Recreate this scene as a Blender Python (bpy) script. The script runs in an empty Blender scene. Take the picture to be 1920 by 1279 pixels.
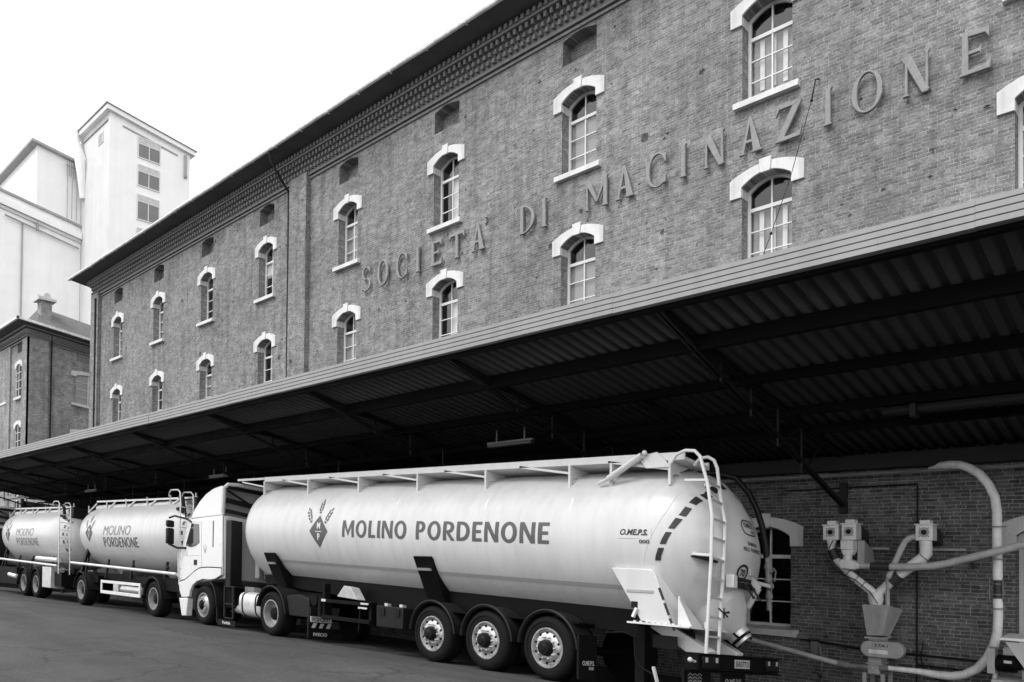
import bpy, bmesh, math, random
from mathutils import Matrix, Vector
random.seed(7)
C = bpy.context.scene.collection
SC = bpy.context.scene
R = math.radians
# ------------------------------------------------------------------ camera
cam_d = bpy.data.cameras.new('camera'); cam = bpy.data.objects.new('camera', cam_d); C.objects.link(cam)
yaw, pitch, roll = R(47.779), R(0.970), R(0.528)
c, s = math.cos(yaw), math.sin(yaw)
R0 = Matrix(((s, c, 0), (0, 0, 1), (-c, s, 0)))
Rp = Matrix(((1, 0, 0), (0, math.cos(pitch), -math.sin(pitch)), (0, math.sin(pitch), math.cos(pitch))))
Rr = Matrix(((math.cos(roll), math.sin(roll), 0), (-math.sin(roll), math.cos(roll), 0), (0, 0, 1)))
RM = Rr @ Rp @ R0
m3 = Matrix((RM[0], RM[1], -RM[2])).transposed()
cam.matrix_world = Matrix.Translation((0, 0, 2.04)) @ m3.to_4x4()
cam_d.sensor_width = 36; cam_d.lens = 1430 / 1920 * 36; cam_d.shift_y = 360.6 / 1920
cam_d.clip_start = 0.1; cam_d.clip_end = 3000
SC.camera = cam
# ------------------------------------------------------------------ world and sun
SUN_EL, SUN_AZ = R(56), R(190)          # azimuth measured clockwise from +Y
W = bpy.data.worlds.new('World'); SC.world = W; W.use_nodes = True
nt = W.node_tree; nt.nodes.clear()
def wn(t): return nt.nodes.new(t)
sky = wn('ShaderNodeTexSky'); sky.sky_type = 'NISHITA'; sky.sun_disc = False
sky.sun_elevation = SUN_EL; sky.sun_rotation = SUN_AZ; sky.air_density = 1.0; sky.dust_density = 4.0
bw = wn('ShaderNodeRGBToBW'); nt.links.new(sky.outputs[0], bw.inputs[0])
# a closed deck of bright cloud over the clear sky
tc = wn('ShaderNodeTexCoord'); nz = wn('ShaderNodeTexNoise'); nz.inputs['Scale'].default_value = 2.2; nz.inputs['Detail'].default_value = 5
nt.links.new(tc.outputs['Generated'], nz.inputs['Vector'])
mr = wn('ShaderNodeMapRange'); mr.inputs[1].default_value = .3; mr.inputs[2].default_value = .7; mr.inputs[3].default_value = 8.5; mr.inputs[4].default_value = 11.5
nt.links.new(nz.outputs[0], mr.inputs[0])
mx = wn('ShaderNodeMix'); mx.data_type = 'FLOAT'; mx.inputs[0].default_value = .8
nt.links.new(bw.outputs[0], mx.inputs[2]); nt.links.new(mr.outputs[0], mx.inputs[3])
bg = wn('ShaderNodeBackground'); bg.inputs[1].default_value = .1
nt.links.new(mx.outputs[0], bg.inputs[0]); wo = wn('ShaderNodeOutputWorld'); nt.links.new(bg.outputs[0], wo.inputs[0])
sd = bpy.data.lights.new('sun', 'SUN'); sd.energy = 1.25; sd.angle = R(28)
sun = bpy.data.objects.new('sun', sd); C.objects.link(sun)
dirv = Vector((math.sin(SUN_AZ) * math.cos(SUN_EL), math.cos(SUN_AZ) * math.cos(SUN_EL), math.sin(SUN_EL)))
sun.rotation_euler = dirv.to_track_quat('Z', 'Y').to_euler(); sun.location = (-20, -30, 40)
SC.view_settings.view_transform = 'Standard'; SC.view_settings.look = 'None'; SC.view_settings.gamma = 1; SC.view_settings.exposure = 0.95
SC.cycles.max_bounces = 6; SC.cycles.diffuse_bounces = 4; SC.cycles.use_denoising = True
# ------------------------------------------------------------------ materials (the photograph is black and white: all greys)
def new_mat(name):
    m = bpy.data.materials.new(name); m.use_nodes = True
    return m, m.node_tree, m.node_tree.nodes['Principled BSDF']
def ramp(t, src, a, b, va, vb):
    n = t.nodes.new('ShaderNodeMapRange'); t.links.new(src, n.inputs[0])
    for i, v in enumerate((a, b, va, vb)): n.inputs[i + 1].default_value = v
    return n.outputs[0]
def noise(t, vec, scale, detail=4, rough=.6):
    n = t.nodes.new('ShaderNodeTexNoise'); n.inputs['Scale'].default_value = scale
    n.inputs['Detail'].default_value = detail; n.inputs['Roughness'].default_value = rough
    t.links.new(vec, n.inputs['Vector']); return n.outputs[0]
def mathn(t, op, a, b=None, cl=False):
    n = t.nodes.new('ShaderNodeMath'); n.operation = op; n.use_clamp = cl
    for i, x in enumerate((a, b)):
        if x is None: continue
        if isinstance(x, (int, float)): n.inputs[i].default_value = x
        else: t.links.new(x, n.inputs[i])
    return n.outputs[0]
def paint(name, g, rough=.4, var=.12, scale=3., metal=0., spec=.5, coat=0., bump=0., streak=0., streakscale=1.5):
    """grey surface with blotchy wear; streak adds vertical rain runs"""
    m, t, p = new_mat(name)
    v = t.nodes.new('ShaderNodeTexCoord').outputs['Object']
    n = noise(t, v, scale, 6)
    k = ramp(t, n, .3, .7, 1 - var, 1 + var)
    if streak:
        mp = t.nodes.new('ShaderNodeMapping'); t.links.new(v, mp.inputs[0]); mp.inputs['Scale'].default_value = (streakscale * 6, streakscale * 6, streakscale * .35)
        k = mathn(t, 'MULTIPLY', k, ramp(t, noise(t, mp.outputs[0], 1., 4), .42, .75, 1, 1 - streak))
    k = mathn(t, 'MULTIPLY', k, g)
    cb = t.nodes.new('ShaderNodeCombineColor')
    for i in range(3): t.links.new(k, cb.inputs[i])
    t.links.new(cb.outputs[0], p.inputs['Base Color'])
    t.links.new(ramp(t, n, .3, .7, rough * .85, min(1, rough * 1.2)), p.inputs['Roughness'])
    p.inputs['Metallic'].default_value = metal; p.inputs['Specular IOR Level'].default_value = spec
    p.inputs['Coat Weight'].default_value = coat; p.inputs['Coat Roughness'].default_value = .2
    if bump:
        b = t.nodes.new('ShaderNodeBump'); b.inputs['Strength'].default_value = bump; b.inputs['Distance'].default_value = .01
        t.links.new(noise(t, v, scale * 12, 5), b.inputs['Height']); t.links.new(b.outputs[0], p.inputs['Normal'])
    return m
def brick_mat(name, lo, hi, mortar, spots=True, seed=0.):
    m, t, p = new_mat(name)
    tc = t.nodes.new('ShaderNodeTexCoord'); sp = t.nodes.new('ShaderNodeSeparateXYZ'); t.links.new(tc.outputs['Object'], sp.inputs[0])
    sn = t.nodes.new('ShaderNodeSeparateXYZ'); t.links.new(tc.outputs['Normal'], sn.inputs[0])
    side = mathn(t, 'GREATER_THAN', mathn(t, 'ABSOLUTE', sn.outputs[0]), .6)
    u = t.nodes.new('ShaderNodeMix'); u.data_type = 'FLOAT'; t.links.new(side, u.inputs[0]); t.links.new(sp.outputs[0], u.inputs[2]); t.links.new(sp.outputs[1], u.inputs[3])
    flat = t.nodes.new('ShaderNodeCombineXYZ'); t.links.new(u.outputs[0], flat.inputs[0]); t.links.new(sp.outputs[2], flat.inputs[1]); flat.inputs[2].default_value = seed
    v = flat.outputs[0]
    # courses wander a little
    wob = t.nodes.new('ShaderNodeVectorMath'); wob.operation = 'SCALE'; wob.inputs['Scale'].default_value = .034
    nn = t.nodes.new('ShaderNodeTexNoise'); nn.inputs['Scale'].default_value = 5.; nn.inputs['Detail'].default_value = 3; t.links.new(v, nn.inputs['Vector'])
    sb = t.nodes.new('ShaderNodeVectorMath'); sb.operation = 'SUBTRACT'; sb.inputs[1].default_value = (.5, .5, .5); t.links.new(nn.outputs['Color'], sb.inputs[0]); t.links.new(sb.outputs[0], wob.inputs[0])
    ad = t.nodes.new('ShaderNodeVectorMath'); ad.operation = 'ADD'; t.links.new(v, ad.inputs[0]); t.links.new(wob.outputs[0], ad.inputs[1])
    br = t.nodes.new('ShaderNodeTexBrick'); t.links.new(ad.outputs[0], br.inputs['Vector'])
    br.inputs['Scale'].default_value = 1; br.inputs['Brick Width'].default_value = .252; br.inputs['Row Height'].default_value = .066
    br.inputs['Mortar Size'].default_value = .0075; br.inputs['Mortar Smooth'].default_value = .35; br.inputs['Bias'].default_value = .05
    br.offset = .43; br.squash = .62; br.squash_frequency = 3
    g = lambda x: (x, x, x, 1)
    br.inputs['Color1'].default_value = g(lo); br.inputs['Color2'].default_value = g(hi); br.inputs['Mortar'].default_value = g(mortar)
    col = t.nodes.new('ShaderNodeRGBToBW'); t.links.new(br.outputs['Color'], col.inputs[0])
    k = col.outputs[0]
    k = mathn(t, 'MULTIPLY', k, ramp(t, noise(t, v, .35, 5), .3, .7, .78, 1.18))
    k = mathn(t, 'MULTIPLY', k, ramp(t, noise(t, v, 2.6, 6, .65), .32, .7, .74, 1.24))
    k = mathn(t, 'MULTIPLY', k, ramp(t, noise(t, v, 9, 4, .6), .32, .7, .8, 1.2))
    k = mathn(t, 'MULTIPLY', k, ramp(t, noise(t, v, 26, 4, .7), .3, .7, .68, 1.3))
    mp = t.nodes.new('ShaderNodeMapping'); t.links.new(v, mp.inputs[0]); mp.inputs['Scale'].default_value = (3.2, .28, 1)
    k = mathn(t, 'MULTIPLY', k, ramp(t, noise(t, mp.outputs[0], 1., 5, .6), .48, .74, 1.05, .7))     # rain and soot runs
    # pale salt and repair marks, stretched along the courses
    mp = t.nodes.new('ShaderNodeMapping'); t.links.new(v, mp.inputs[0]); mp.inputs['Scale'].default_value = (1.7, 5.5, 1)
    pale = ramp(t, noise(t, mp.outputs[0], 1.1, 5, .7), .64, .76, 0, .075)
    k = mathn(t, 'ADD', k, pale)
    h = mathn(t, 'MULTIPLY', br.outputs['Fac'], -1.)
    h = mathn(t, 'ADD', h, mathn(t, 'MULTIPLY', noise(t, v, 30, 4, .7), .9))
    if spots:   # old shrapnel scars: ragged pits, a few per bay
        dn = mathn(t, 'MULTIPLY', mathn(t, 'SUBTRACT', noise(t, v, 13, 3), .5), .1)
        for sc_, rad, keep in ((.8, .085, .15), (1.5, .05, .35), (2.6, .03, .5)):
            vo = t.nodes.new('ShaderNodeTexVoronoi'); vo.inputs['Scale'].default_value = sc_; t.links.new(v, vo.inputs['Vector'])
            d = mathn(t, 'ADD', mathn(t, 'DIVIDE', vo.outputs['Distance'], sc_), dn)
            sc2 = t.nodes.new('ShaderNodeSeparateColor'); t.links.new(vo.outputs['Color'], sc2.inputs[0])
            rr = mathn(t, 'MULTIPLY', ramp(t, sc2.outputs[1], 0, 1, .5, 1.3), rad)
            pit = mathn(t, 'MULTIPLY', ramp(t, mathn(t, 'SUBTRACT', d, rr), -.02, .012, 1, 0), mathn(t, 'GREATER_THAN', sc2.outputs[0], keep))
            k = mathn(t, 'MULTIPLY', k, ramp(t, pit, 0, 1, 1, .36)); h = mathn(t, 'SUBTRACT', h, mathn(t, 'MULTIPLY', pit, 2.5))
    cb = t.nodes.new('ShaderNodeCombineColor')
    for i in range(3): t.links.new(k, cb.inputs[i])
    t.links.new(cb.outputs[0], p.inputs['Base Color']); p.inputs['Roughness'].default_value = .9; p.inputs['Specular IOR Level'].default_value = .2
    b = t.nodes.new('ShaderNodeBump'); b.inputs['Strength'].default_value = .9; b.inputs['Distance'].default_value = .016
    t.links.new(h, b.inputs['Height']); t.links.new(b.outputs[0], p.inputs['Normal'])
    return m
def glass_mat(name, tint=.5, refl=1.):
    m, t, p = new_mat(name); t.nodes.remove(p); out = t.nodes['Material Output']
    tr = t.nodes.new('ShaderNodeBsdfTransparent'); tr.inputs[0].default_value = (tint, tint, tint, 1)
    gl = t.nodes.new('ShaderNodeBsdfGlossy'); gl.inputs['Roughness'].default_value = .03
    fr = t.nodes.new('ShaderNodeFresnel'); fr.inputs[0].default_value = 1.5
    ge = t.nodes.new('ShaderNodeNewGeometry')
    f = mathn(t, 'MULTIPLY', mathn(t, 'MULTIPLY', fr.outputs[0], mathn(t, 'SUBTRACT', 1., ge.outputs['Backfacing'])), refl, True)
    ms = t.nodes.new('ShaderNodeMixShader'); t.links.new(f, ms.inputs[0]); t.links.new(tr.outputs[0], ms.inputs[1]); t.links.new(gl.outputs[0], ms.inputs[2])
    t.links.new(ms.outputs[0], out.inputs[0]); return m
def asphalt_mat():
    m, t, p = new_mat('asphalt'); v = t.nodes.new('ShaderNodeTexCoord').outputs['Object']
    k = ramp(t, noise(t, v, .5, 6), .3, .7, .8, 1.2)
    mp = t.nodes.new('ShaderNodeMapping'); t.links.new(v, mp.inputs[0]); mp.inputs['Scale'].default_value = (.25, 2.2, 1)
    k = mathn(t, 'MULTIPLY', k, ramp(t, noise(t, mp.outputs[0], .9, 5), .3, .7, .78, 1.2))   # wheel tracks along the yard
    k = mathn(t, 'MULTIPLY', k, ramp(t, noise(t, v, 38, 4, .75), .3, .7, .5, 1.5))
    k = mathn(t, 'MULTIPLY', k, ramp(t, noise(t, v, 7, 5, .7), .3, .7, .84, 1.16))
    wv = t.nodes.new('ShaderNodeVectorMath'); wv.operation = 'ADD'; t.links.new(v, wv.inputs[0])
    wn2 = t.nodes.new('ShaderNodeTexNoise'); wn2.inputs['Scale'].default_value = 1.3; wn2.inputs['Detail'].default_value = 6; t.links.new(v, wn2.inputs['Vector']); t.links.new(wn2.outputs['Color'], wv.inputs[1])
    vo = t.nodes.new('ShaderNodeTexVoronoi'); vo.feature = 'DISTANCE_TO_EDGE'; vo.inputs['Scale'].default_value = .32; t.links.new(wv.outputs[0], vo.inputs['Vector'])
    k = mathn(t, 'MULTIPLY', k, ramp(t, vo.outputs['Distance'], .0, .012, .5, 1))     # hairline cracks
    k = mathn(t, 'MULTIPLY', k, ramp(t, noise(t, v, 1.1, 3), .6, .64, 1, .86))          # oil stains
    k = mathn(t, 'MULTIPLY', k, .049)
    cb = t.nodes.new('ShaderNodeCombineColor')
    for i in range(3): t.links.new(k, cb.inputs[i])
    t.links.new(cb.outputs[0], p.inputs['Base Color']); p.inputs['Roughness'].default_value = .85; p.inputs['Specular IOR Level'].default_value = .3
    b = t.nodes.new('ShaderNodeBump'); b.inputs['Strength'].default_value = .5; b.inputs['Distance'].default_value = .01
    t.links.new(noise(t, v, 90, 3, .7), b.inputs['Height']); t.links.new(b.outputs[0], p.inputs['Normal'])
    return m
M = dict(
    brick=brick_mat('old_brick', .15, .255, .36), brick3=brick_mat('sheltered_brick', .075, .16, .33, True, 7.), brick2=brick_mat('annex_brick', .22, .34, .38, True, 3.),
    stone=paint('white_limestone', .63, .7, .13, 3.5, spec=.3, bump=.3, streak=.18, streakscale=1.6), sill=paint('sill_stone', .58, .7, .18, 4, spec=.3, bump=.3),
    cornice=paint('cornice_brick', .19, .9, .25, 9, spec=.2, bump=.4), soffit=paint('soffit_plaster', .1, .9, .25, 1.2, spec=.2, bump=.2),
    gutter=paint('zinc_gutter', .8, .45, .2, 3, spec=.4, streak=.3), roof=paint('roof_tile', .06, .85, .3, 4, spec=.2),
    wframe=paint('white_window_paint', .66, .5, .04, 4), glass=glass_mat('window_glass', .95, 2.2), curtain=paint('curtain_cloth', .75, .9, .08, 6),
    pane_backing=paint('grey_pane_backing', .3, .9, .08, 2), dark=paint('dark_interior', .02, .9, .2, 2),
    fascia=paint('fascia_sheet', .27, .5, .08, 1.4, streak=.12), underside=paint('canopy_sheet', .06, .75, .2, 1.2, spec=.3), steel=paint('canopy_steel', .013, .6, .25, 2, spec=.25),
    steel2=paint('galvanised_steel', .2, .45, .25, 5, spec=.5), letter=paint('letter_bronze', .25, .7, .18, 9, spec=.3, bump=.2),
    tower=paint('white_render', .88, .8, .04, .8, spec=.2, streak=.07, streakscale=.35), tower2=paint('shade_grey_render', .64, .8, .05, .8, spec=.2, streak=.09, streakscale=.35),
    trim=paint('grey_trim', .35, .8, .15, 2), tglass=glass_mat('tower_glass', .35, 1.6),
    asphalt=asphalt_mat(),
    tank=paint('white_tank_paint', .53, .34, .04, .9, spec=.5, coat=.12, streak=.13, streakscale=.9), white=paint('white_frame_paint', .62, .4, .08, 4), cab=paint('white_cab_paint', .68, .28, .03, 1.2, coat=.4),
    gutterdark=paint('dark_pipe', .02, .6, .2, 3, spec=.3), slope=paint('weathered_tiles', .13, .85, .2, 3, spec=.2), towerpane=paint('tower_pane', .15, .2, .1, 2, spec=.6), purlin=paint('dark_purlin', .004, .75, .2, 2, spec=.12), cabgrey=paint('grey_cab_panel', .5, .45, .1, 2), black=paint('black_chassis', .005, .6, .3, 3, spec=.1), blackgloss=paint('black_plastic', .008, .4, .2, 3, spec=.2),
    rubber=paint('tyre_rubber', .009, .8, .25, 7, spec=.12), fender=paint('fender_plastic', .011, .5, .15, 3, spec=.2), chrome=paint('polished_rim', .55, .32, .25, 11, metal=.8),
    rim=paint('silver_rim', .34, .4, .15, 9, metal=.5), alu=paint('aluminium', .68, .36, .12, 5, metal=.5), decal=paint('grey_vinyl', .075, .5, .05, 3), decal2=paint('pale_vinyl', .2, .5, .05, 3),
    decalblack=paint('black_vinyl', .02, .5, .05, 3), stripe=paint('grey_reflective_tape', .34, .18, .04, 3, spec=.8), equip=paint('grey_enamel', .42, .45, .14, 5, spec=.4, streak=.2), equip2=paint('light_enamel', .86, .45, .14, 6, streak=.2),
    sleeve=paint('rubber_sleeve', .035, .5, .15, 8), pipe=paint('steel_pipe', .5, .4, .2, 6, spec=.5), lampglass=paint('lamp_cover', .1, .4, .1, 4), sheet=paint('shed_roof', .55, .6, .15, 1.5),
    lens=paint('lamp_lens', .45, .1, .1, 9, spec=.8), pale=paint('pale_stone', .5, .7, .12, 3, spec=.3, bump=.2))
# ------------------------------------------------------------------ mesh builder
IDENT = lambda p: p
def lane(p):                      # authoring frame of the parked vehicles: x along the wall, y from the kerb side, z above the dished lane
    return (p[0], 9.0 + p[1], p[2] - .134 * p[1])
class MB:
    def __init__(s, xf=IDENT): s.v = []; s.f = []; s.xf = xf
    def add(s, vs, fs):
        o = len(s.v); s.v += [tuple(q) for q in vs]; s.f += [tuple(i + o for i in f) for f in fs]; return s
    def box(s, x0, x1, y0, y1, z0, z1):
        return s.add([(x0, y0, z0), (x1, y0, z0), (x1, y1, z0), (x0, y1, z0), (x0, y0, z1), (x1, y0, z1), (x1, y1, z1), (x0, y1, z1)],
                     [(0, 3, 2, 1), (4, 5, 6, 7), (0, 1, 5, 4), (1, 2, 6, 5), (2, 3, 7, 6), (3, 0, 4, 7)])
    def prism(s, pts, a0, a1, ax):       # outline in the plane normal to axis ax
        def P(p, a): return (a, p[0], p[1]) if ax == 'x' else (p[0], a, p[1]) if ax == 'y' else (p[0], p[1], a)
        n = len(pts); vs = [P(p, a0) for p in pts] + [P(p, a1) for p in pts]
        return s.add(vs, [tuple(range(n)), tuple(range(2 * n - 1, n - 1, -1))] + [(i, i + n, (i + 1) % n + n, (i + 1) % n) for i in range(n)])
    def tube(s, pts, r, n=10, closed=False, caps=True):
        P = [Vector(p) for p in pts]; k = len(P); rs = r if isinstance(r, (list, tuple)) else [r] * k
        prev = None; rings = []
        for i in range(k):
            if closed: t = (P[(i + 1) % k] - P[i - 1])
            else: t = (P[min(i + 1, k - 1)] - P[max(i - 1, 0)])
            t.normalize()
            if prev is None:
                a = Vector((0, 0, 1)) if abs(t.z) < .9 else Vector((1, 0, 0)); nv = t.cross(a).normalized()
            else: nv = (prev - t * prev.dot(t)).normalized()
            prev = nv; bv = t.cross(nv)
            rings.append([P[i] + (nv * math.cos(2 * math.pi * j / n) + bv * math.sin(2 * math.pi * j / n)) * rs[i] for j in range(n)])
        vs = [q for g in rings for q in g]; fs = []
        for i in range(k if closed else k - 1):
            a, b = i * n, ((i + 1) % k) * n
            fs += [(a + j, a + (j + 1) % n, b + (j + 1) % n, b + j) for j in range(n)]
        if caps and not closed: fs += [tuple(range(n - 1, -1, -1)), tuple(range((k - 1) * n, k * n))]
        return s.add(vs, fs)
    def bar(s, a, b, w, h, up=(0, 0, 1)):     # rectangular bar between two points
        a, b = Vector(a), Vector(b); t = (b - a).normalized(); u = Vector(up)
        if abs(t.dot(u)) > .95: u = Vector((0, 1, 0))
        sd_ = t.cross(u).normalized(); u = sd_.cross(t)
        vs = []
        for p in (a, b):
            for i, j in ((-1, -1), (1, -1), (1, 1), (-1, 1)): vs.append(p + sd_ * (w / 2 * i) + u * (h / 2 * j))
        return s.add(vs, [(0, 1, 2, 3), (7, 6, 5, 4), (0, 4, 5, 1), (1, 5, 6, 2), (2, 6, 7, 3), (3, 7, 4, 0)])
    def lathe(s, prof, origin=(0, 0, 0), axis='x', n=32, closed=False, caps=True):  # prof: (along, radius)
        vs = []; k = len(prof)
        for a, r in prof:
            for j in range(n):
                t = 2 * math.pi * j / n; q = (r * math.cos(t), r * math.sin(t))
                p = (a, q[0], q[1]) if axis == 'x' else (q[0], a, q[1]) if axis == 'y' else (q[0], q[1], a)
                vs.append((p[0] + origin[0], p[1] + origin[1], p[2] + origin[2]))
        fs = []
        for i in range(k if closed else k - 1):
            a, b = i * n, ((i + 1) % k) * n
            fs += [(a + j, a + (j + 1) % n, b + (j + 1) % n, b + j) for j in range(n)]
        if not closed and caps:
            if prof[0][1] > 1e-4: fs.append(tuple(range(n - 1, -1, -1)))
            if prof[-1][1] > 1e-4: fs.append(tuple(range((k - 1) * n, k * n)))
        return s.add(vs, fs)
    def ball(s, c_, r, n=12): return s.lathe([(-r * math.cos(math.pi * i / 8), max(r * math.sin(math.pi * i / 8), 1e-5)) for i in range(9)], c_, 'z', n)
    def build(s, name, mat, parent=None, bevel=0., smooth=35, label=None, fixn=True):
        me = bpy.data.meshes.new(name); o = bpy.data.objects.new(name, me)
        off = parent_world(parent) if parent else Vector((0, 0, 0))
        me.from_pydata([Vector(s.xf(p)) - off for p in s.v], [], s.f)
        bm = bmesh.new(); bm.from_mesh(me)
        bmesh.ops.remove_doubles(bm, verts=bm.verts, dist=1e-5)
        if fixn: bmesh.ops.recalc_face_normals(bm, faces=bm.faces)
        bm.to_mesh(me); bm.free()
        for p in me.polygons: p.use_smooth = True
        me.set_sharp_from_angle(angle=R(smooth))
        me.materials.append(mat)
        C.objects.link(o)
        if parent: o.parent = parent
        if bevel:
            b = o.modifiers.new('bevel', 'BEVEL'); b.width = bevel; b.segments = 2; b.limit_method = 'ANGLE'; b.angle_limit = R(40); b.harden_normals = False
        if label: o['label'] = label
        return o
def parent_world(o):
    v = Vector((0, 0, 0))
    while o: v = v + o.location; o = o.parent
    return v
def thing(name, label, cat, loc=(0, 0, 0), group=None, kind=None):
    o = bpy.data.objects.new(name, None); C.objects.link(o); o.location = loc; o.empty_display_size = .3
    return tag(o, label, cat, group, kind)
def tag(o, label=None, cat=None, group=None, kind=None):
    if label: o['label'] = label
    if cat: o['category'] = cat
    if group: o['group'] = group
    if kind: o['kind'] = kind
    return o
def copy_tree(o, loc, parent=None):
    r = o.copy(); C.objects.link(r); r.parent = parent; r.location = loc
    for ch in list(o.children):
        k = ch.copy(); C.objects.link(k); k.parent = r
        for g in ch.children: q = g.copy(); C.objects.link(q); q.parent = k
    return r
def arch(half, zs, rise, n=14, xc=0.):
    return [(xc + half * (2 * i / n - 1), zs + rise * (1 - (2 * i / n - 1) ** 2)) for i in range(n + 1)]
# flat lettering and emblems, cut fine enough to wrap round a tank
def text2d(body, w=None, h=None, bold=0., shear=0.):
    cu = bpy.data.curves.new('t', 'FONT'); cu.body = body; cu.size = 1; cu.offset = bold; cu.shear = shear; cu.resolution_u = 5
    o = bpy.data.objects.new('t', cu); C.objects.link(o); dg = bpy.context.evaluated_depsgraph_get(); dg.update()
    me = o.evaluated_get(dg).to_mesh(); vs = [(v.co.x, v.co.y) for v in me.vertices]; fs = [tuple(p.vertices) for p in me.polygons]
    o.evaluated_get(dg).to_mesh_clear(); bpy.data.objects.remove(o); bpy.data.curves.remove(cu)
    x0 = min(v[0] for v in vs); x1 = max(v[0] for v in vs); y0 = min(v[1] for v in vs); y1 = max(v[1] for v in vs)
    kx = w / (x1 - x0) if w else None; ky = h / (y1 - y0) if h else None
    kx = kx or ky; ky = ky or kx
    return [((a - x0) * kx, (b - y0) * ky) for a, b in vs], fs
class Decal:
    def __init__(s): s.v = []; s.f = []
    def add(s, vf, dx=0, dy=0):
        o = len(s.v); s.v += [(a + dx, b + dy) for a, b in vf[0]]; s.f += [tuple(i + o for i in f) for f in vf[1]]; return s
    def poly(s, pts): return s.add((pts, [tuple(range(len(pts)))]))
    def leaf(s, x, y, L, w, ang):
        n = 10; pts = []
        for i in range(n):
            t = 2 * math.pi * i / n; a, b = L / 2 * math.cos(t), w / 2 * math.sin(t) * (1 - .35 * math.cos(t))
            pts.append((x + a * math.cos(ang) - b * math.sin(ang), y + a * math.sin(ang) + b * math.cos(ang)))
        return s.poly(pts)
    def ring(s, x, y, r0, r1, n=28):
        pts = [(x + r * math.cos(2 * math.pi * i / n), y + r * math.sin(2 * math.pi * i / n)) for r in (r0, r1) for i in range(n)]
        return s.add((pts, [(i, (i + 1) % n, n + (i + 1) % n, n + i) for i in range(n)]))
    def build(s, name, mat, parent, fn, step=.04, label=None):
        bm = bmesh.new(); vs = [bm.verts.new((a, b, 0)) for a, b in s.v]
        for f in s.f:
            try: bm.faces.new([vs[i] for i in f])
            except ValueError: pass
        y0 = min(b for a, b in s.v); y1 = max(b for a, b in s.v); x0 = min(a for a, b in s.v); x1 = max(a for a, b in s.v)
        if step:
            y = y0 + step
            while y < y1:
                bmesh.ops.bisect_plane(bm, geom=bm.verts[:] + bm.edges[:] + bm.faces[:], plane_co=(0, y, 0), plane_no=(0, 1, 0)); y += step
            x = x0 + .25
            while x < x1:
                bmesh.ops.bisect_plane(bm, geom=bm.verts[:] + bm.edges[:] + bm.faces[:], plane_co=(x, 0, 0), plane_no=(1, 0, 0)); x += .25
        off = parent_world(parent)
        for v in bm.verts: v.co = Vector(fn(v.co.x, v.co.y)) - off
        me = bpy.data.meshes.new(name); bm.to_mesh(me); bm.free(); me.materials.append(mat)
        for p in me.polygons: p.use_smooth = True
        o = bpy.data.objects.new(name, me); C.objects.link(o); o.parent = parent
        if label: o['label'] = label
        return o
def wheat(d, h):        # three ears fanned over the lozenge; h is the lozenge height, origin at its centre
    for (bx, by), (tx, ty) in (((-.42, .3), (-.7, .72)), ((-.03, .6), (-.1, 1.03)), ((.34, .28), (.56, .7))):
        a0 = math.atan2(ty - by, tx - bx); L = math.hypot(tx - bx, ty - by) * h
        for i in range(5):
            t = i / 4 * L
            cx, cy = bx * h + math.cos(a0) * t, by * h + math.sin(a0) * t
            if i == 4: d.leaf(cx, cy, .15 * h, .06 * h, a0); continue
            for sg in (-1, 1):
                o = sg * .06 * h * (.5 if i == 0 else 1)
                d.leaf(cx - math.sin(a0) * o, cy + math.cos(a0) * o, (.07 if i == 0 else .15) * h, .062 * h, a0 + sg * .5)
    return d
SANS = {}
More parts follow.
